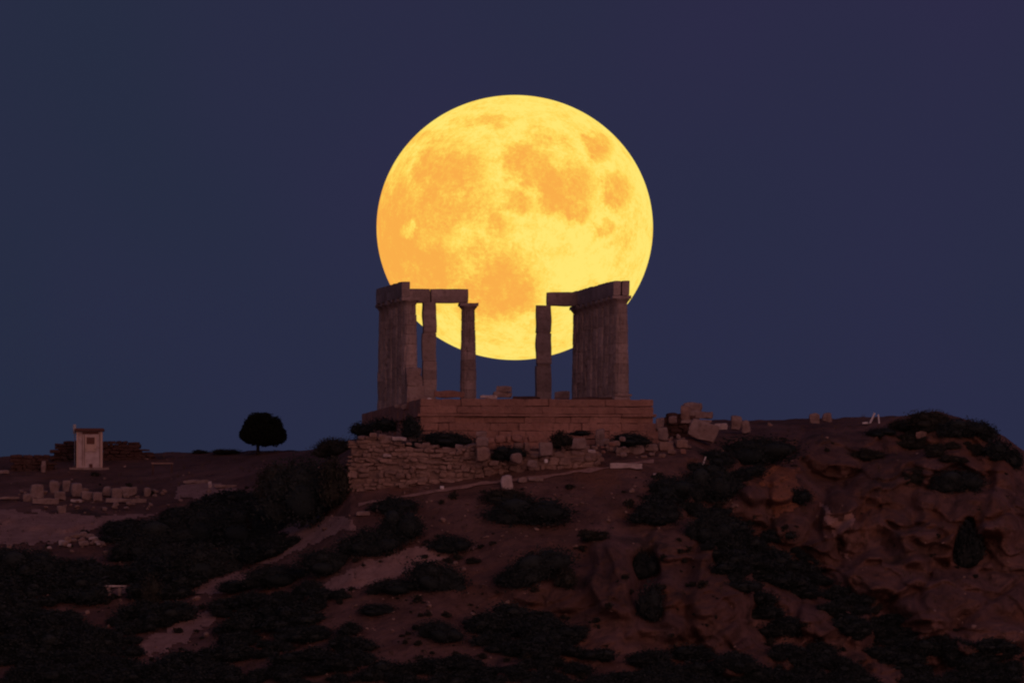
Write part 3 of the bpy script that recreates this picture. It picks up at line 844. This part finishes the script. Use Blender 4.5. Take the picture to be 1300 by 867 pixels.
block(249, 611, 34, 4, 'long grey slab on the plateau left of the lone tree', mat=M_BLOCK)
block(266, 615, 5, 8, 'tiny upright pink stone beside the long grey slab', mat=M_PALE)
block(286, 617, 28, 4, 'flat pinkish slab right of the tiny upright stone', mat=M_BLOCK)
rg = rng(77)                                # the stone heap in the left scrub
for i in range(26):
    a = rg.uniform(-1, 1); px = 106 + a * 27; py = 690 - (1 - a * a) * rg.uniform(0, 13) + rg.uniform(-1, 3)
    w = rg.uniform(5, 11)
    block(px, py, w, w * rg.uniform(.45, .75), 'rough pale rubble stone in the heap among the scrub below the booth', 'stone',
          'stones of the rubble heap', name='rubble_stone', mat=[M_BLOCK, M_RUBBLE, M_BLOCK, M_PALE][i % 4], seed=900 + i, rnd=.4, rough=.1)
block(63, 695, 6, 3, 'single pale stone lying left of the rubble heap', 'stone', mat=M_PALE)

# ------------------------------------------------------------------ the booth
bp = T(113.5, 594); s = mpp(bp.y)
booth = empty('guard_booth', bp)
tag(booth, 'small pale pink booth with flat dark roof and one window on the left skyline', 'booth')
bw, bh, bd = 33 * s, 47 * s, 1.5
mb = MB(); mb.box((0, bd / 2, bh / 2 - .15), (bw, bd, bh + .3)); mb.build('wall', M_BOOTH, booth)
for sx in (-1, 1):
    mb = MB(); mb.box((sx * (bw / 2 - .05), -.018, bh / 2), (.106, .04, bh)); mb.build('corner_trim', M_TRIM, booth)
mb = MB(); mb.box((0, bd / 2 - .1, bh + .06), (bw + .22, bd + .4, .12)); mb.box((0, bd / 2 - .1, bh + .135), (bw + .1, bd + .3, .04)); mb.build('roof', M_ROOF, booth)
wx, wz = 1.5 * s, bh - 13.5 * s
w1 = MB()
for (cx, cz, sx, sz) in ((-6.2, -2, 2.2, 17), (6.2, -2, 2.2, 17), (0, -11, 14.5, 2.6)):
    w1.box((wx + cx * s, -.03, wz + cz * s), (sx * s, .07, sz * s))
win = w1.build('window', M_TRIM, booth)
for dx in (-10.5, -7.8, 11.5):
    mb = MB(); mb.box((wx + dx * s, -.012, bh * .48), (.035, .03, bh * .86)); mb.build('batten', M_RUBBLE, booth)
mb = MB(); mb.box((wx, -.015, wz + 1.2 * s), (10 * s, .03, 8.5 * s)); mb.build('pane', M_WIN, win)
mb = MB(); mb.box((wx, -.015, wz - 6.5 * s), (10 * s, .035, 6 * s)); mb.build('panel', M_TRIM, win)
mb = MB(); mb.box((wx, -.05, bh - .10), (bw * .62, .1, .12)); mb.build('blind_box', M_ROOF, booth)
mb = MB(); mb.box((2 * s, -.05, .12), (4 * s, .1, .24)); mb.build('vent', M_ROOF, booth)
mb = MB(); mb.box((0, .3, -.06), (bw + .8, bd + .8, .14)); mb.build('base_slab', M_BLOCK, booth)
# lamp post beside the booth
lp = T(94.5, 594); lp.y += .9
post = empty('lamp_post', lp); tag(post, 'thin metal pole with a grey floodlight box behind the left booth corner', 'lamp post')
mb = MB(); mb.tube([(0, 0, -.3), (0, 0, 2.3)], [.03, .025]); mb.build('pole', M_METAL, post)
mb = MB(); mb.stone((0, -.06, 2.30), (.20, .16, .55), 5, .02, .15); mb.build('floodlight', M_METAL, post)
# low rail on the plateau
rp_ = T(206, 601); s = mpp(rp_.y)
rail = empty('barrier_rail', rp_); tag(rail, 'low pale horizontal rail on two posts right of the long dark wall', 'barrier')
mb = MB(); mb.box((0, 0, 13 * s), (28 * s, .08, 2.0 * s)); mb.build('rail', M_RUBBLE, rail)
for dx in (-12, 12):
    mb = MB(); mb.box((dx * s, .02, 5.2 * s), (.1, .1, 14 * s)); mb.build('post', M_DARKWALL, rail)
# stone bench in the lower scrub
bp = T(147, 756); s = mpp(bp.y); bp.y -= .5; bp.z += .02
bench = empty('stone_bench', bp); tag(bench, 'small pale stone bench on a bare ledge in the lower left scrub', 'bench')
mb = MB(); mb.stone((-.5 * s, 0, 11.5 * s), (29 * s, .45, 2.4 * s), 3, .04, .12, n=5); mb.build('seat', M_PALE, bench)
for dx in (-9, 5):
    mb = MB(); mb.stone((dx * s, 0, 4.6 * s), (5 * s, .35, 11 * s), 8 + dx, .05, .12, n=4); mb.build('leg', M_BLOCK, bench)
# pale stakes on the right
def stake(px0, py0, px1, py1, Y, r, label):
    a, b_ = at(px0, py0, Y), at(px1, py1, Y)
    v = b_ - a
    mb = MB(); mb.tube([-.25 * v.normalized(), v * .5, v], [r, r * .95, r * .85], 7)
    o = mb.build('stake', M_WHITE); o.location = a; tag(o, label, 'stake'); return o
stake(1105, 536, 1110.5, 524, 6.5, .06, 'white stake leaning to the right on the right skyline')
stake(1115.8, 534, 1115, 526, 6.5, .05, 'short upright white stake beside the leaning one on the skyline')
stake(893, 588, 896, 579.5, depth(893, 588) - .3, .045, 'lone white stake leaning among the dark shrubs right of the temple')
block(1098.5, 537, 7, 2.6, 'flat white stone left of the leaning stake on the right skyline', 'stone', mat=M_WHITE, Y=6)

# ------------------------------------------------------------------ shrubs and trees
def leaf_cloud(seed, n, leaf, lobes, flat=.0, squash=1.0, core=True, elong=1.8):
    """Leaves spread through a lumpy dome of width 1 and height 1; returns arrays of verts and faces."""
    g = np.random.default_rng(seed)
    cs = [];
    for k in range(lobes):
        a = g.uniform(0, 2 * np.pi); r = np.sqrt(g.uniform(0, 1)) * .34
        cs.append((r * np.cos(a), r * np.sin(a), g.uniform(.25, .66 - .55 * r), g.uniform(.12, .23)))
    cs.append((0, 0, .36, .27))
    P = []
    while sum(len(x) for x in P) < n:
        i = g.integers(len(cs)); c = cs[i]; m_ = 60
        d = g.normal(size=(m_, 3)); d /= np.linalg.norm(d, axis=1)[:, None]
        rad = c[3] * (.70 + .75 * g.uniform(0, 1, m_) ** 1.7)
        p = d * rad[:, None] * np.array([1.25, 1.25, 1.35]) + np.array(c[:3])
        p = p[p[:, 2] > flat]
        P.append(p)
    P = np.concatenate(P)[:n]
    P[:, 2] = np.minimum(P[:, 2], 1.05)
    L = leaf * g.uniform(.6, 1.4, n)
    a = g.normal(size=(n, 3)); a /= np.linalg.norm(a, axis=1)[:, None]
    b = np.cross(a, g.normal(size=(n, 3))); b /= np.linalg.norm(b, axis=1)[:, None]
    w = L / elong
    q = np.stack([P - a * L[:, None] * .5, P + b * w[:, None] * .5, P + a * L[:, None] * .5, P - b * w[:, None] * .5], 1)
    verts = q.reshape(-1, 3); faces = np.arange(4 * n).reshape(-1, 4)
    if core:
        cv, cf = [], []
        for c in cs:
            bm = bmesh.new(); bmesh.ops.create_icosphere(bm, subdivisions=2, radius=1)
            n0 = len(cv)
            for v in bm.verts:
                k = c[3] * (.66 + .22 * noise.noise(v.co * 2.3 + Vector(c[:3]) * 9))
                cv.append((v.co.x * k * 1.25 + c[0], v.co.y * k * 1.25 + c[1], max(v.co.z * k * 1.35 + c[2], flat)))
            cf += [tuple(v.index + n0 for v in f.verts) + (f.verts[0].index + n0,) for f in bm.faces]
            bm.free()
        cv = np.array(cv); cf = np.array(cf) + len(verts)
        verts = np.concatenate([verts, cv]); tris = cf[:, :3]
    else: tris = np.zeros((0, 3), int)
    return verts, faces, tris
def cloud_mesh(name, verts, quads, tris):
    me = bpy.data.meshes.new(name)
    nq, ntr = len(quads), len(tris)
    me.vertices.add(len(verts)); me.vertices.foreach_set('co', verts.astype(np.float32).ravel())
    me.loops.add(nq * 4 + ntr * 3)
    me.loops.foreach_set('vertex_index', np.concatenate([quads.ravel(), tris.ravel()]).astype(np.int32))
    me.polygons.add(nq + ntr)
    st = np.concatenate([np.arange(nq) * 4, nq * 4 + np.arange(ntr) * 3]).astype(np.int32)
    me.polygons.foreach_set('loop_start', st)
    me.update(calc_edges=True); me.validate(); return me
SMALL = [leaf_cloud(100 + k, 2200, .075, 9) for k in range(4)]
LARGE = [leaf_cloud(200 + k, 8000, .042, 18) for k in range(4)]
def stem_mesh(seed):
    rg = rng(seed); mb = MB()
    for k in range(7):
        a = rg.uniform(0, 6.28); r = rg.uniform(.15, .36)
        mb.tube([(0, 0, -.08), (r * .4 * math.cos(a), r * .4 * math.sin(a), .25), (r * math.cos(a), r * math.sin(a), rg.uniform(.5, .75))], [.022, .014, .006], 5)
    me = bpy.data.meshes.new('stems'); me.from_pydata(mb.v, [], mb.f); me.update(); me.materials.append(M_BARK); return me
FM = {}
for k in range(4):
    for lm, nm in ((M_LEAF, 0), (M_LEAF2, 1)):
        a = cloud_mesh('foliage', *SMALL[k]); a.materials.append(lm); FM[('s', k, nm)] = a
        a = cloud_mesh('foliage', *LARGE[k]); a.materials.append(lm); FM[('l', k, nm)] = a
ST = [stem_mesh(k) for k in range(3)]
_sh = [0]
def shrub(px, py, w, h, label, group=None, olive=0, depthk=.8, Y=None, roll=0.0):
    """A shrub w x h pixels whose foot is at (px, py)."""
    i = _sh[0]; _sh[0] += 1
    y = depth(px, min(py, 880)) if Y is None else Y
    s = mpp(y); W_, H_ = w * s, h * s
    o = empty('shrub', at(px, py, y + .2 * min(W_, 2)), (i * 2.4) % 6.28)
    big = 'l' if W_ > 2.0 else 's'
    f = link_mesh('foliage', FM[(big, i % 4, olive)], None, o)
    rz = o.rotation_euler.z
    f.rotation_euler = (0, roll, -rz + (i % 5) * .2 - .4)
    f.scale = (W_ / .98, min(W_, 2.2) / .98, H_ * 1.12 / .98); f.location = (0, 0, -.10 * H_)
    t_ = link_mesh('stems', ST[i % 3], None, o); t_.scale = (W_ * .8, W_ * .6, H_ * .8)
    tag(o, label, 'shrub', group); return o
G1, G2, G3, G4 = 'shrubs on the slope below the temple', 'shrubs along the left ridge', 'shrubs on the right hilltop', 'shrubs in the ruins'
for a in [
 (670, 668, 124, 46, 'very wide dark shrub on bare soil below the standing pink stone', G1),
 (570, 703, 66, 31, 'oval dark shrub alone on bare soil left of the widest shrub', G1),
 (550, 752, 92, 48, 'sprawling dark shrub drooping to the right below the oval shrub', G1, 0, .8, None, .25),
 (503, 755, 78, 26, 'low dark shrub joined to the left of the sprawling one', G1),
 (690, 738, 96, 50, 'slanting dark shrub at mid slope below the widest shrub', G1, 0, .8, None, -.3),
 (650, 744, 50, 30, 'lower left lobe shrub beside the slanting mid slope shrub', G1),
 (479, 782, 56, 20, 'small flat dark shrub below the low shrub on the left slope', G1),
 (556, 815, 62, 34, 'dark shrub hanging down the lower middle slope', G1, 0, .8, None, .3),
 (752, 688, 38, 19, 'small faint shrub right of the slanting mid slope shrub', G1, 1),
 (600, 716, 22, 10, 'tiny tuft of shrub right of the oval shrub', G1, 1),
 (832, 664, 74, 34, 'dark shrub at the head of the rocky gully right of the soil spur', G1),
 (850, 636, 70, 40, 'dark shrub just under the flat grey stone right of the path', G1),
 (898, 640, 70, 60, 'tall dark shrub filling the hollow below the lone white stake', G1),
 (900, 690, 64, 50, 'dark shrub lower in the hollow below the lone white stake', G1),
 (912, 592, 60, 26, 'broad dark shrub on the ledge above the lone white stake', G1),
 (958, 590, 124, 44, 'wide dark shrub spread below the skyline right of the temple', G1),
 (975, 580, 60, 26, 'small dark shrub at the right end of the wide skyline shrub', G1),
 (815, 735, 46, 46, 'dark shrub in the crack between the two rock buttresses', G1),
 (826, 790, 40, 60, 'narrow shrub lower in the crack between rock buttresses', G1),
 (720, 748, 34, 34, 'shrub against the left side of the rock buttress', G1, 1),
 (508, 690, 62, 56, 'tall dark shrub right of the pale bare slope below the wall', G1),
 (470, 706, 90, 44, 'dark shrub left of the tall one beside the bare slope', G1),
 (420, 730, 100, 40, 'long dark shrub lying along the edge of the pale bare slope', G1),
 (355, 745, 100, 36, 'long dark shrub below the pale bare slope, farther left', G1),
 (302, 752, 60, 20, 'low dark shrub at the left end of the long hedge of shrubs', G1),
 (500, 652, 70, 28, 'dark shrub spilling over the path below the left terrace wall', G1),
 (640, 640, 70, 24, 'low olive shrub just under the path and the pink stone', G1, 1)]:
    shrub(*a)
for a in [
 (386, 660, 112, 96, 'largest bushy dark shrub left of the terrace wall', G2, 0, .8, -12.5),
 (352, 640, 60, 62, 'round olive shrub at the left of the largest one', G2, 1),
 (424, 640, 44, 66, 'upright olive shrub between the largest shrub and the terrace wall', G2, 1, .8, -14),
 (318, 692, 120, 66, 'dark shrub at the right end of the big left thicket', G2),
 (262, 690, 120, 58, 'dark shrub at the top of the big left thicket under the grey slab', G2),
 (210, 700, 110, 50, 'dark shrub in the middle of the big left thicket', G2),
 (185, 712, 90, 46, 'dark shrub beside the right end of the rubble heap', G2),
 (262, 736, 120, 54, 'dark shrub low in the big left thicket above the bare strip', G2),
 (205, 738, 100, 46, 'dark shrub low in the left thicket up right of the bench', G2),
 (30, 742, 100, 56, 'dark shrub at the far left below the pink bare ground', G2),
 (88, 734, 80, 30, 'dark shrub just below the rubble heap', G2),
 (193, 768, 34, 44, 'olive round shrub right beside the stone bench', G2, 1),
 (425, 580, 56, 30, 'dark shrub on the ridge above the largest bushy shrub', G2, 1),
 (285, 577, 40, 9, 'low dark shrub on the skyline left of the lone tree', G2, 1),
 (253, 576, 24, 6, 'tiny shrub on the skyline between the long wall and the lone tree', G2, 1)]:
    shrub(*a)
for a in [
 (1180, 546, 66, 30, 'highest dark shrub on the right hilltop', G3, 1), (1148, 548, 46, 20, 'low shrub left of the highest hilltop shrub', G3, 1),
 (1222, 556, 70, 30, 'dark rounded shrub right of the highest hilltop shrub', G3), (1250, 560, 36, 28, 'dark shrub at the shoulder where the right hilltop drops', G3),
 (1268, 585, 40, 34, 'shrub on the falling edge of the right hilltop', G3), (1288, 596, 34, 32, 'last shrub at the right edge of the frame', G3),
 (1215, 626, 74, 36, 'very dark oval shrub in a hollow of the right cliff', G3), (1228, 722, 40, 66, 'dark shrub standing in for the shadow in the cleft of the right cliff', G3),  # the cleft shrub is dark foliage added to imitate the cavity's shadow
 (1160, 616, 50, 26, 'faint shrub left of the very dark oval shrub', G3, 1), (1118, 556, 44, 16, 'dark low shrub under the white stakes', G3),
 (1010, 640, 40, 26, 'small shrub beside the orange rock of the right cliff', G3), (1100, 585, 50, 20, 'faint low shrub under the middle of the right skyline', G3, 1)]:
    shrub(*a)
for a in [
 (568, 566, 84, 22, 'long dark shrub between the platform wall and the left terrace wall', G4, 0, .8, -13.4),
 (528, 570, 44, 12, 'low dark shrub tailing off left above the terrace wall', G4, 0, .8, -13.6),
 (645, 585, 50, 24, 'dark shrub in the gap between the two terrace walls', G4, 0, .8, -14.4),
 (712, 570, 36, 26, 'olive shrub growing between blocks of the right terrace wall', G4, 1, .8, -13.9),
 (802, 566, 58, 20, 'dark shrub under the right end of the platform', G4, 0, .8, -11.5),
 (738, 553, 40, 8, 'thin dark shrub along the foot of the platform wall', G4, 0, .8, -11.2),
 (458, 555, 34, 24, 'dark shrub against the far left flank of the platform', G4, 0, .8, -2),
 (521, 557, 30, 34, 'dark upright shrub in the corner where the platform front meets its left flank', G4, 0, .8, -11.2),
 (487, 548, 44, 22, 'dark shrub hugging the left flank of the platform', G4, 0, .8, -6)]:
    shrub(*a)

# dense scrub nobody could count
def inside(poly, x, y):
    r = False; j = len(poly) - 1
    for i in range(len(poly)):
        (xi, yi), (xj, yj) = poly[i], poly[j]
        if (yi > y) != (yj > y) and x < (xj - xi) * (y - yi) / (yj - yi) + xi: r = not r
        j = i
    return r
def scrub(poly, n, wmin, wmax, seed, mat, holes=()):
    g = rng(seed); vs, qs, ts = [], [], []; nv = 0
    xs = [p[0] for p in poly]; ys = [p[1] for p in poly]; k = 0; tries = 0
    while k < n and tries < n * 30:
        tries += 1
        px, py = g.uniform(min(xs), max(xs)), g.uniform(min(ys), max(ys))
        if not inside(poly, px, py) or any(inside(h, px, py) for h in holes): continue
        k += 1
        w = g.uniform(wmin, wmax); h = w * g.uniform(.32, .52)
        p = T(px, py + h * .45); s = mpp(p.y)
        v, q, t_ = SMALL[g.randrange(4)]
        a = g.uniform(0, 6.28); ca, sa = math.cos(a), math.sin(a)
        x = (v[:, 0] * ca - v[:, 1] * sa) * w * s; y = (v[:, 0] * sa + v[:, 1] * ca) * w * s * .8; z = (v[:, 2] - .1) * h * s * 1.1
        vs.append(np.stack([x + p.x, y + p.y + .1, z + p.z], 1)); qs.append(q + nv); ts.append(t_ + nv); nv += len(v)
    me = cloud_mesh('scrub', np.concatenate(vs), np.concatenate(qs), np.concatenate(ts)); me.materials.append(mat)
    o = link_mesh('scrub', me); o['kind'] = 'stuff'; return o
B1 = [(228, 742), (300, 722), (335, 735), (300, 760), (300, 790), (250, 835), (175, 835), (170, 805), (230, 780)]
B2 = [(95, 764), (125, 740), (185, 733), (190, 758), (150, 785), (100, 785)]
B4 = [(60, 670), (80, 662), (135, 662), (152, 680), (150, 712), (130, 716), (60, 712)]
scrub([(0, 700), (60, 705), (200, 715), (300, 722), (270, 745), (330, 760), (330, 800), (300, 867), (0, 867)], 170, 30, 75, 1, M_LEAF, (B1, B2, B4))
scrub([(95, 672), (190, 650), (300, 625), (372, 640), (372, 690), (310, 712), (140, 715)], 70, 28, 60, 2, M_LEAF, (B4,))
scrub([(290, 758), (400, 752), (440, 790), (470, 832), (600, 838), (700, 845), (700, 872), (250, 872)], 105, 28, 66, 3, M_LEAF)
scrub([(590, 778), (680, 768), (740, 800), (800, 835), (890, 820), (960, 842), (980, 872), (680, 872), (620, 830)], 110, 28, 66, 4, M_LEAF)
scrub([(890, 640), (930, 660), (1000, 715), (1090, 755), (1170, 800), (1300, 815), (1300, 872), (960, 872), (985, 830), (960, 770), (900, 700)], 190, 24, 62, 5, M_LEAF, ([(960, 735), (1010, 745), (1080, 800), (1150, 860), (1110, 865), (1040, 815), (970, 765)],))
scrub([(815, 640), (870, 592), (955, 590), (945, 645), (1005, 690), (1090, 765), (1000, 745), (905, 700), (830, 668)], 46, 24, 60, 8, M_LEAF)
scrub([(360, 742), (440, 738), (430, 758), (380, 775), (330, 770)], 18, 24, 48, 6, M_LEAF)
scrub([(1130, 536), (1260, 545), (1290, 580), (1240, 590), (1150, 570)], 26, 14, 34, 7, M_LEAF2)

# low cushions of thyme and spurge over the open slope
FULL = [(-20, 600), (300, 600), (430, 640), (860, 600), (960, 545), (1290, 590), (1310, 870), (-20, 870)]
def tufts(n, seed):
    g = rng(seed); vs, qs, ts = [], [], []; nv = 0; k = 0
    lo = [leaf_cloud(400 + i, 240, .20, 5, core=False) for i in range(3)]
    while k < n:
        px, py = g.uniform(-20, 1310), g.uniform(545, 870)
        if not inside(FULL, px, py) or noise.noise(Vector((px * .014, py * .022, 3))) < -.02 + .25 * (py < 660 and px < 330): continue
        if px > 930 and g.random() < .7: continue
        k += 1
        w = 4 + 13 * g.random() ** 2; h = w * g.uniform(.55, .95); p = T(px, py + h * .4); s = mpp(p.y)
        v, q, t_ = lo[g.randrange(3)]; a = g.uniform(0, 6.28); ca, sa = math.cos(a), math.sin(a)
        vs.append(np.stack([(v[:, 0] * ca - v[:, 1] * sa) * w * s + p.x, (v[:, 0] * sa + v[:, 1] * ca) * w * s + p.y + .05, (v[:, 2] - .1) * h * s * 1.1 + p.z], 1))
        qs.append(q + nv); ts.append(t_ + nv); nv += len(v)
    me = cloud_mesh('ground_cover', np.concatenate(vs), np.concatenate(qs), np.concatenate(ts)); me.materials.append(M_LEAF2)
    o = link_mesh('ground_cover', me); o['kind'] = 'stuff'
tufts(420, 61)
# the lone tree
def tree():
    b_ = T(327, 577); s = mpp(b_.y)
    o = empty('tree', b_); tag(o, 'lone dark umbrella-shaped tree on the left skyline', 'tree')
    cx = 7.0 * s
    mb = MB(); mb.tube([(0, 0, -.3), (.02, 0, .35), (0.0, 0, .75), (.1, 0, 1.5)], [.11, .095, .085, .06], 9); mb.build('trunk', M_BARK, o, True)
    mb = MB(); rg = rng(5)
    for k in range(7):
        a = k * .9; r = rg.uniform(.5, 1.0)
        mb.tube([(0.03, 0, .62), (.05 + r * .5 * math.cos(a), r * .5 * math.sin(a), .98), (.15 + r * math.cos(a), r * math.sin(a), 1.35)], [.05, .035, .015], 6)
    mb.build('limbs', M_BARK, o)
    g = np.random.default_rng(9); P = []
    prof = lambda u: (1 - abs(u) ** 2.2) ** .55 * (1 - .07 * u)
    n = 24000; W2 = 30.5 * s
    lump = lambda x, y, z: noise.fractal(Vector((x, y, z)) * 2.6, 1, 2, 3)
    while len(P) < n:
        x, y, z = g.uniform(-1.05, 1.05), g.uniform(-1.05, 1.05), g.uniform(0, 1.05)
        r = math.hypot(x, y); 
        if r >= 1: continue
        k = .13 * lump(x, y, z) + .035 * abs(g.normal())
        top = .30 + .70 * (1 - r ** 2.1) ** .6 * (1 - .05 * x) + k
        bot = .28 - .25 * (1 - r ** 2.6) ** .7 - .03 * x + .06 * lump(x * 2 + 5, y * 2, 0)
        if bot < z < top and (z > top - .28 or z < bot + .18 or r > .72 or g.random() < .35): P.append((x * W2, y * W2, z * 41.5 * s))
    P = np.array(P) + np.array([cx, 0, 10 * s])
    L = g.uniform(.08, .15, n); a = g.normal(size=(n, 3)); a /= np.linalg.norm(a, axis=1)[:, None]
    b2 = np.cross(a, g.normal(size=(n, 3))); b2 /= np.linalg.norm(b2, axis=1)[:, None]
    q = np.stack([P - a * L[:, None] * .5, P + b2 * L[:, None] * .25, P + a * L[:, None] * .5, P - b2 * L[:, None] * .25], 1).reshape(-1, 3)
    me = cloud_mesh('crown', q, np.arange(4 * n).reshape(-1, 4), np.zeros((0, 3), int)); me.materials.append(M_PINE)
    link_mesh('crown', me, None, o)
tree()

# dry grass and gravel over the bare soil
def sprinkle():
    g = rng(31); vs, qs, nv = [], [], 0
    sv, sq = [], []
    for k in range(5200):
        px = g.uniform(-30, 1330); s_ = skyline(px)
        py = g.uniform(s_ + 1, 870)
        if 430 < px < 900 and py < 618: continue
        if noise.noise(Vector((px * .02, py * .03, 7))) < -.05: continue
        p = T(px, py); h = g.uniform(.06, .22)
        for j in range(6):
            a = g.uniform(0, 6.28); r = g.uniform(.0, .10); l = g.uniform(.3, .8) * h
            x, y = p.x + r * math.cos(a), p.y + r * math.sin(a) - .02
            b_ = (math.cos(a + 1.5) * .012, math.sin(a + 1.5) * .012)
            vs += [(x - b_[0], y - b_[1], p.z - .03), (x + b_[0], y + b_[1], p.z - .03), (x + l * math.cos(a) + b_[0] * .3, y + l * math.sin(a), p.z + h), (x + l * math.cos(a) - b_[0] * .3, y + l * math.sin(a), p.z + h)]
            qs.append((nv, nv + 1, nv + 2, nv + 3)); nv += 4
    me = cloud_mesh('dry_grass', np.array(vs), np.array(qs), np.zeros((0, 3), int)); me.materials.append(M_DRY)
    o = link_mesh('dry_grass', me); o['kind'] = 'stuff'
    mb = MB()
    for k in range(1300):
        px = g.uniform(-20, 1320); py = g.uniform(skyline(px) + 6, 860)
        if (px > 940 or (px > 700 and py > 690)) and g.random() < .8: continue
        if 440 < px < 880 and py < 616: continue
        p = T(px, py); w = g.uniform(.06, .22) * (2.2 if g.random() < .10 else 1)
        mb.stone((p.x, p.y - .03, p.z + w * .15), (w, w * g.uniform(.6, 1), w * g.uniform(.4, .8)), k, .12, .5, rot=(g.uniform(-.5, .5), g.uniform(-.5, .5), g.uniform(0, 6)), n=2)
    o = mb.build('gravel', M_RUBBLE); o['kind'] = 'stuff'
sprinkle()
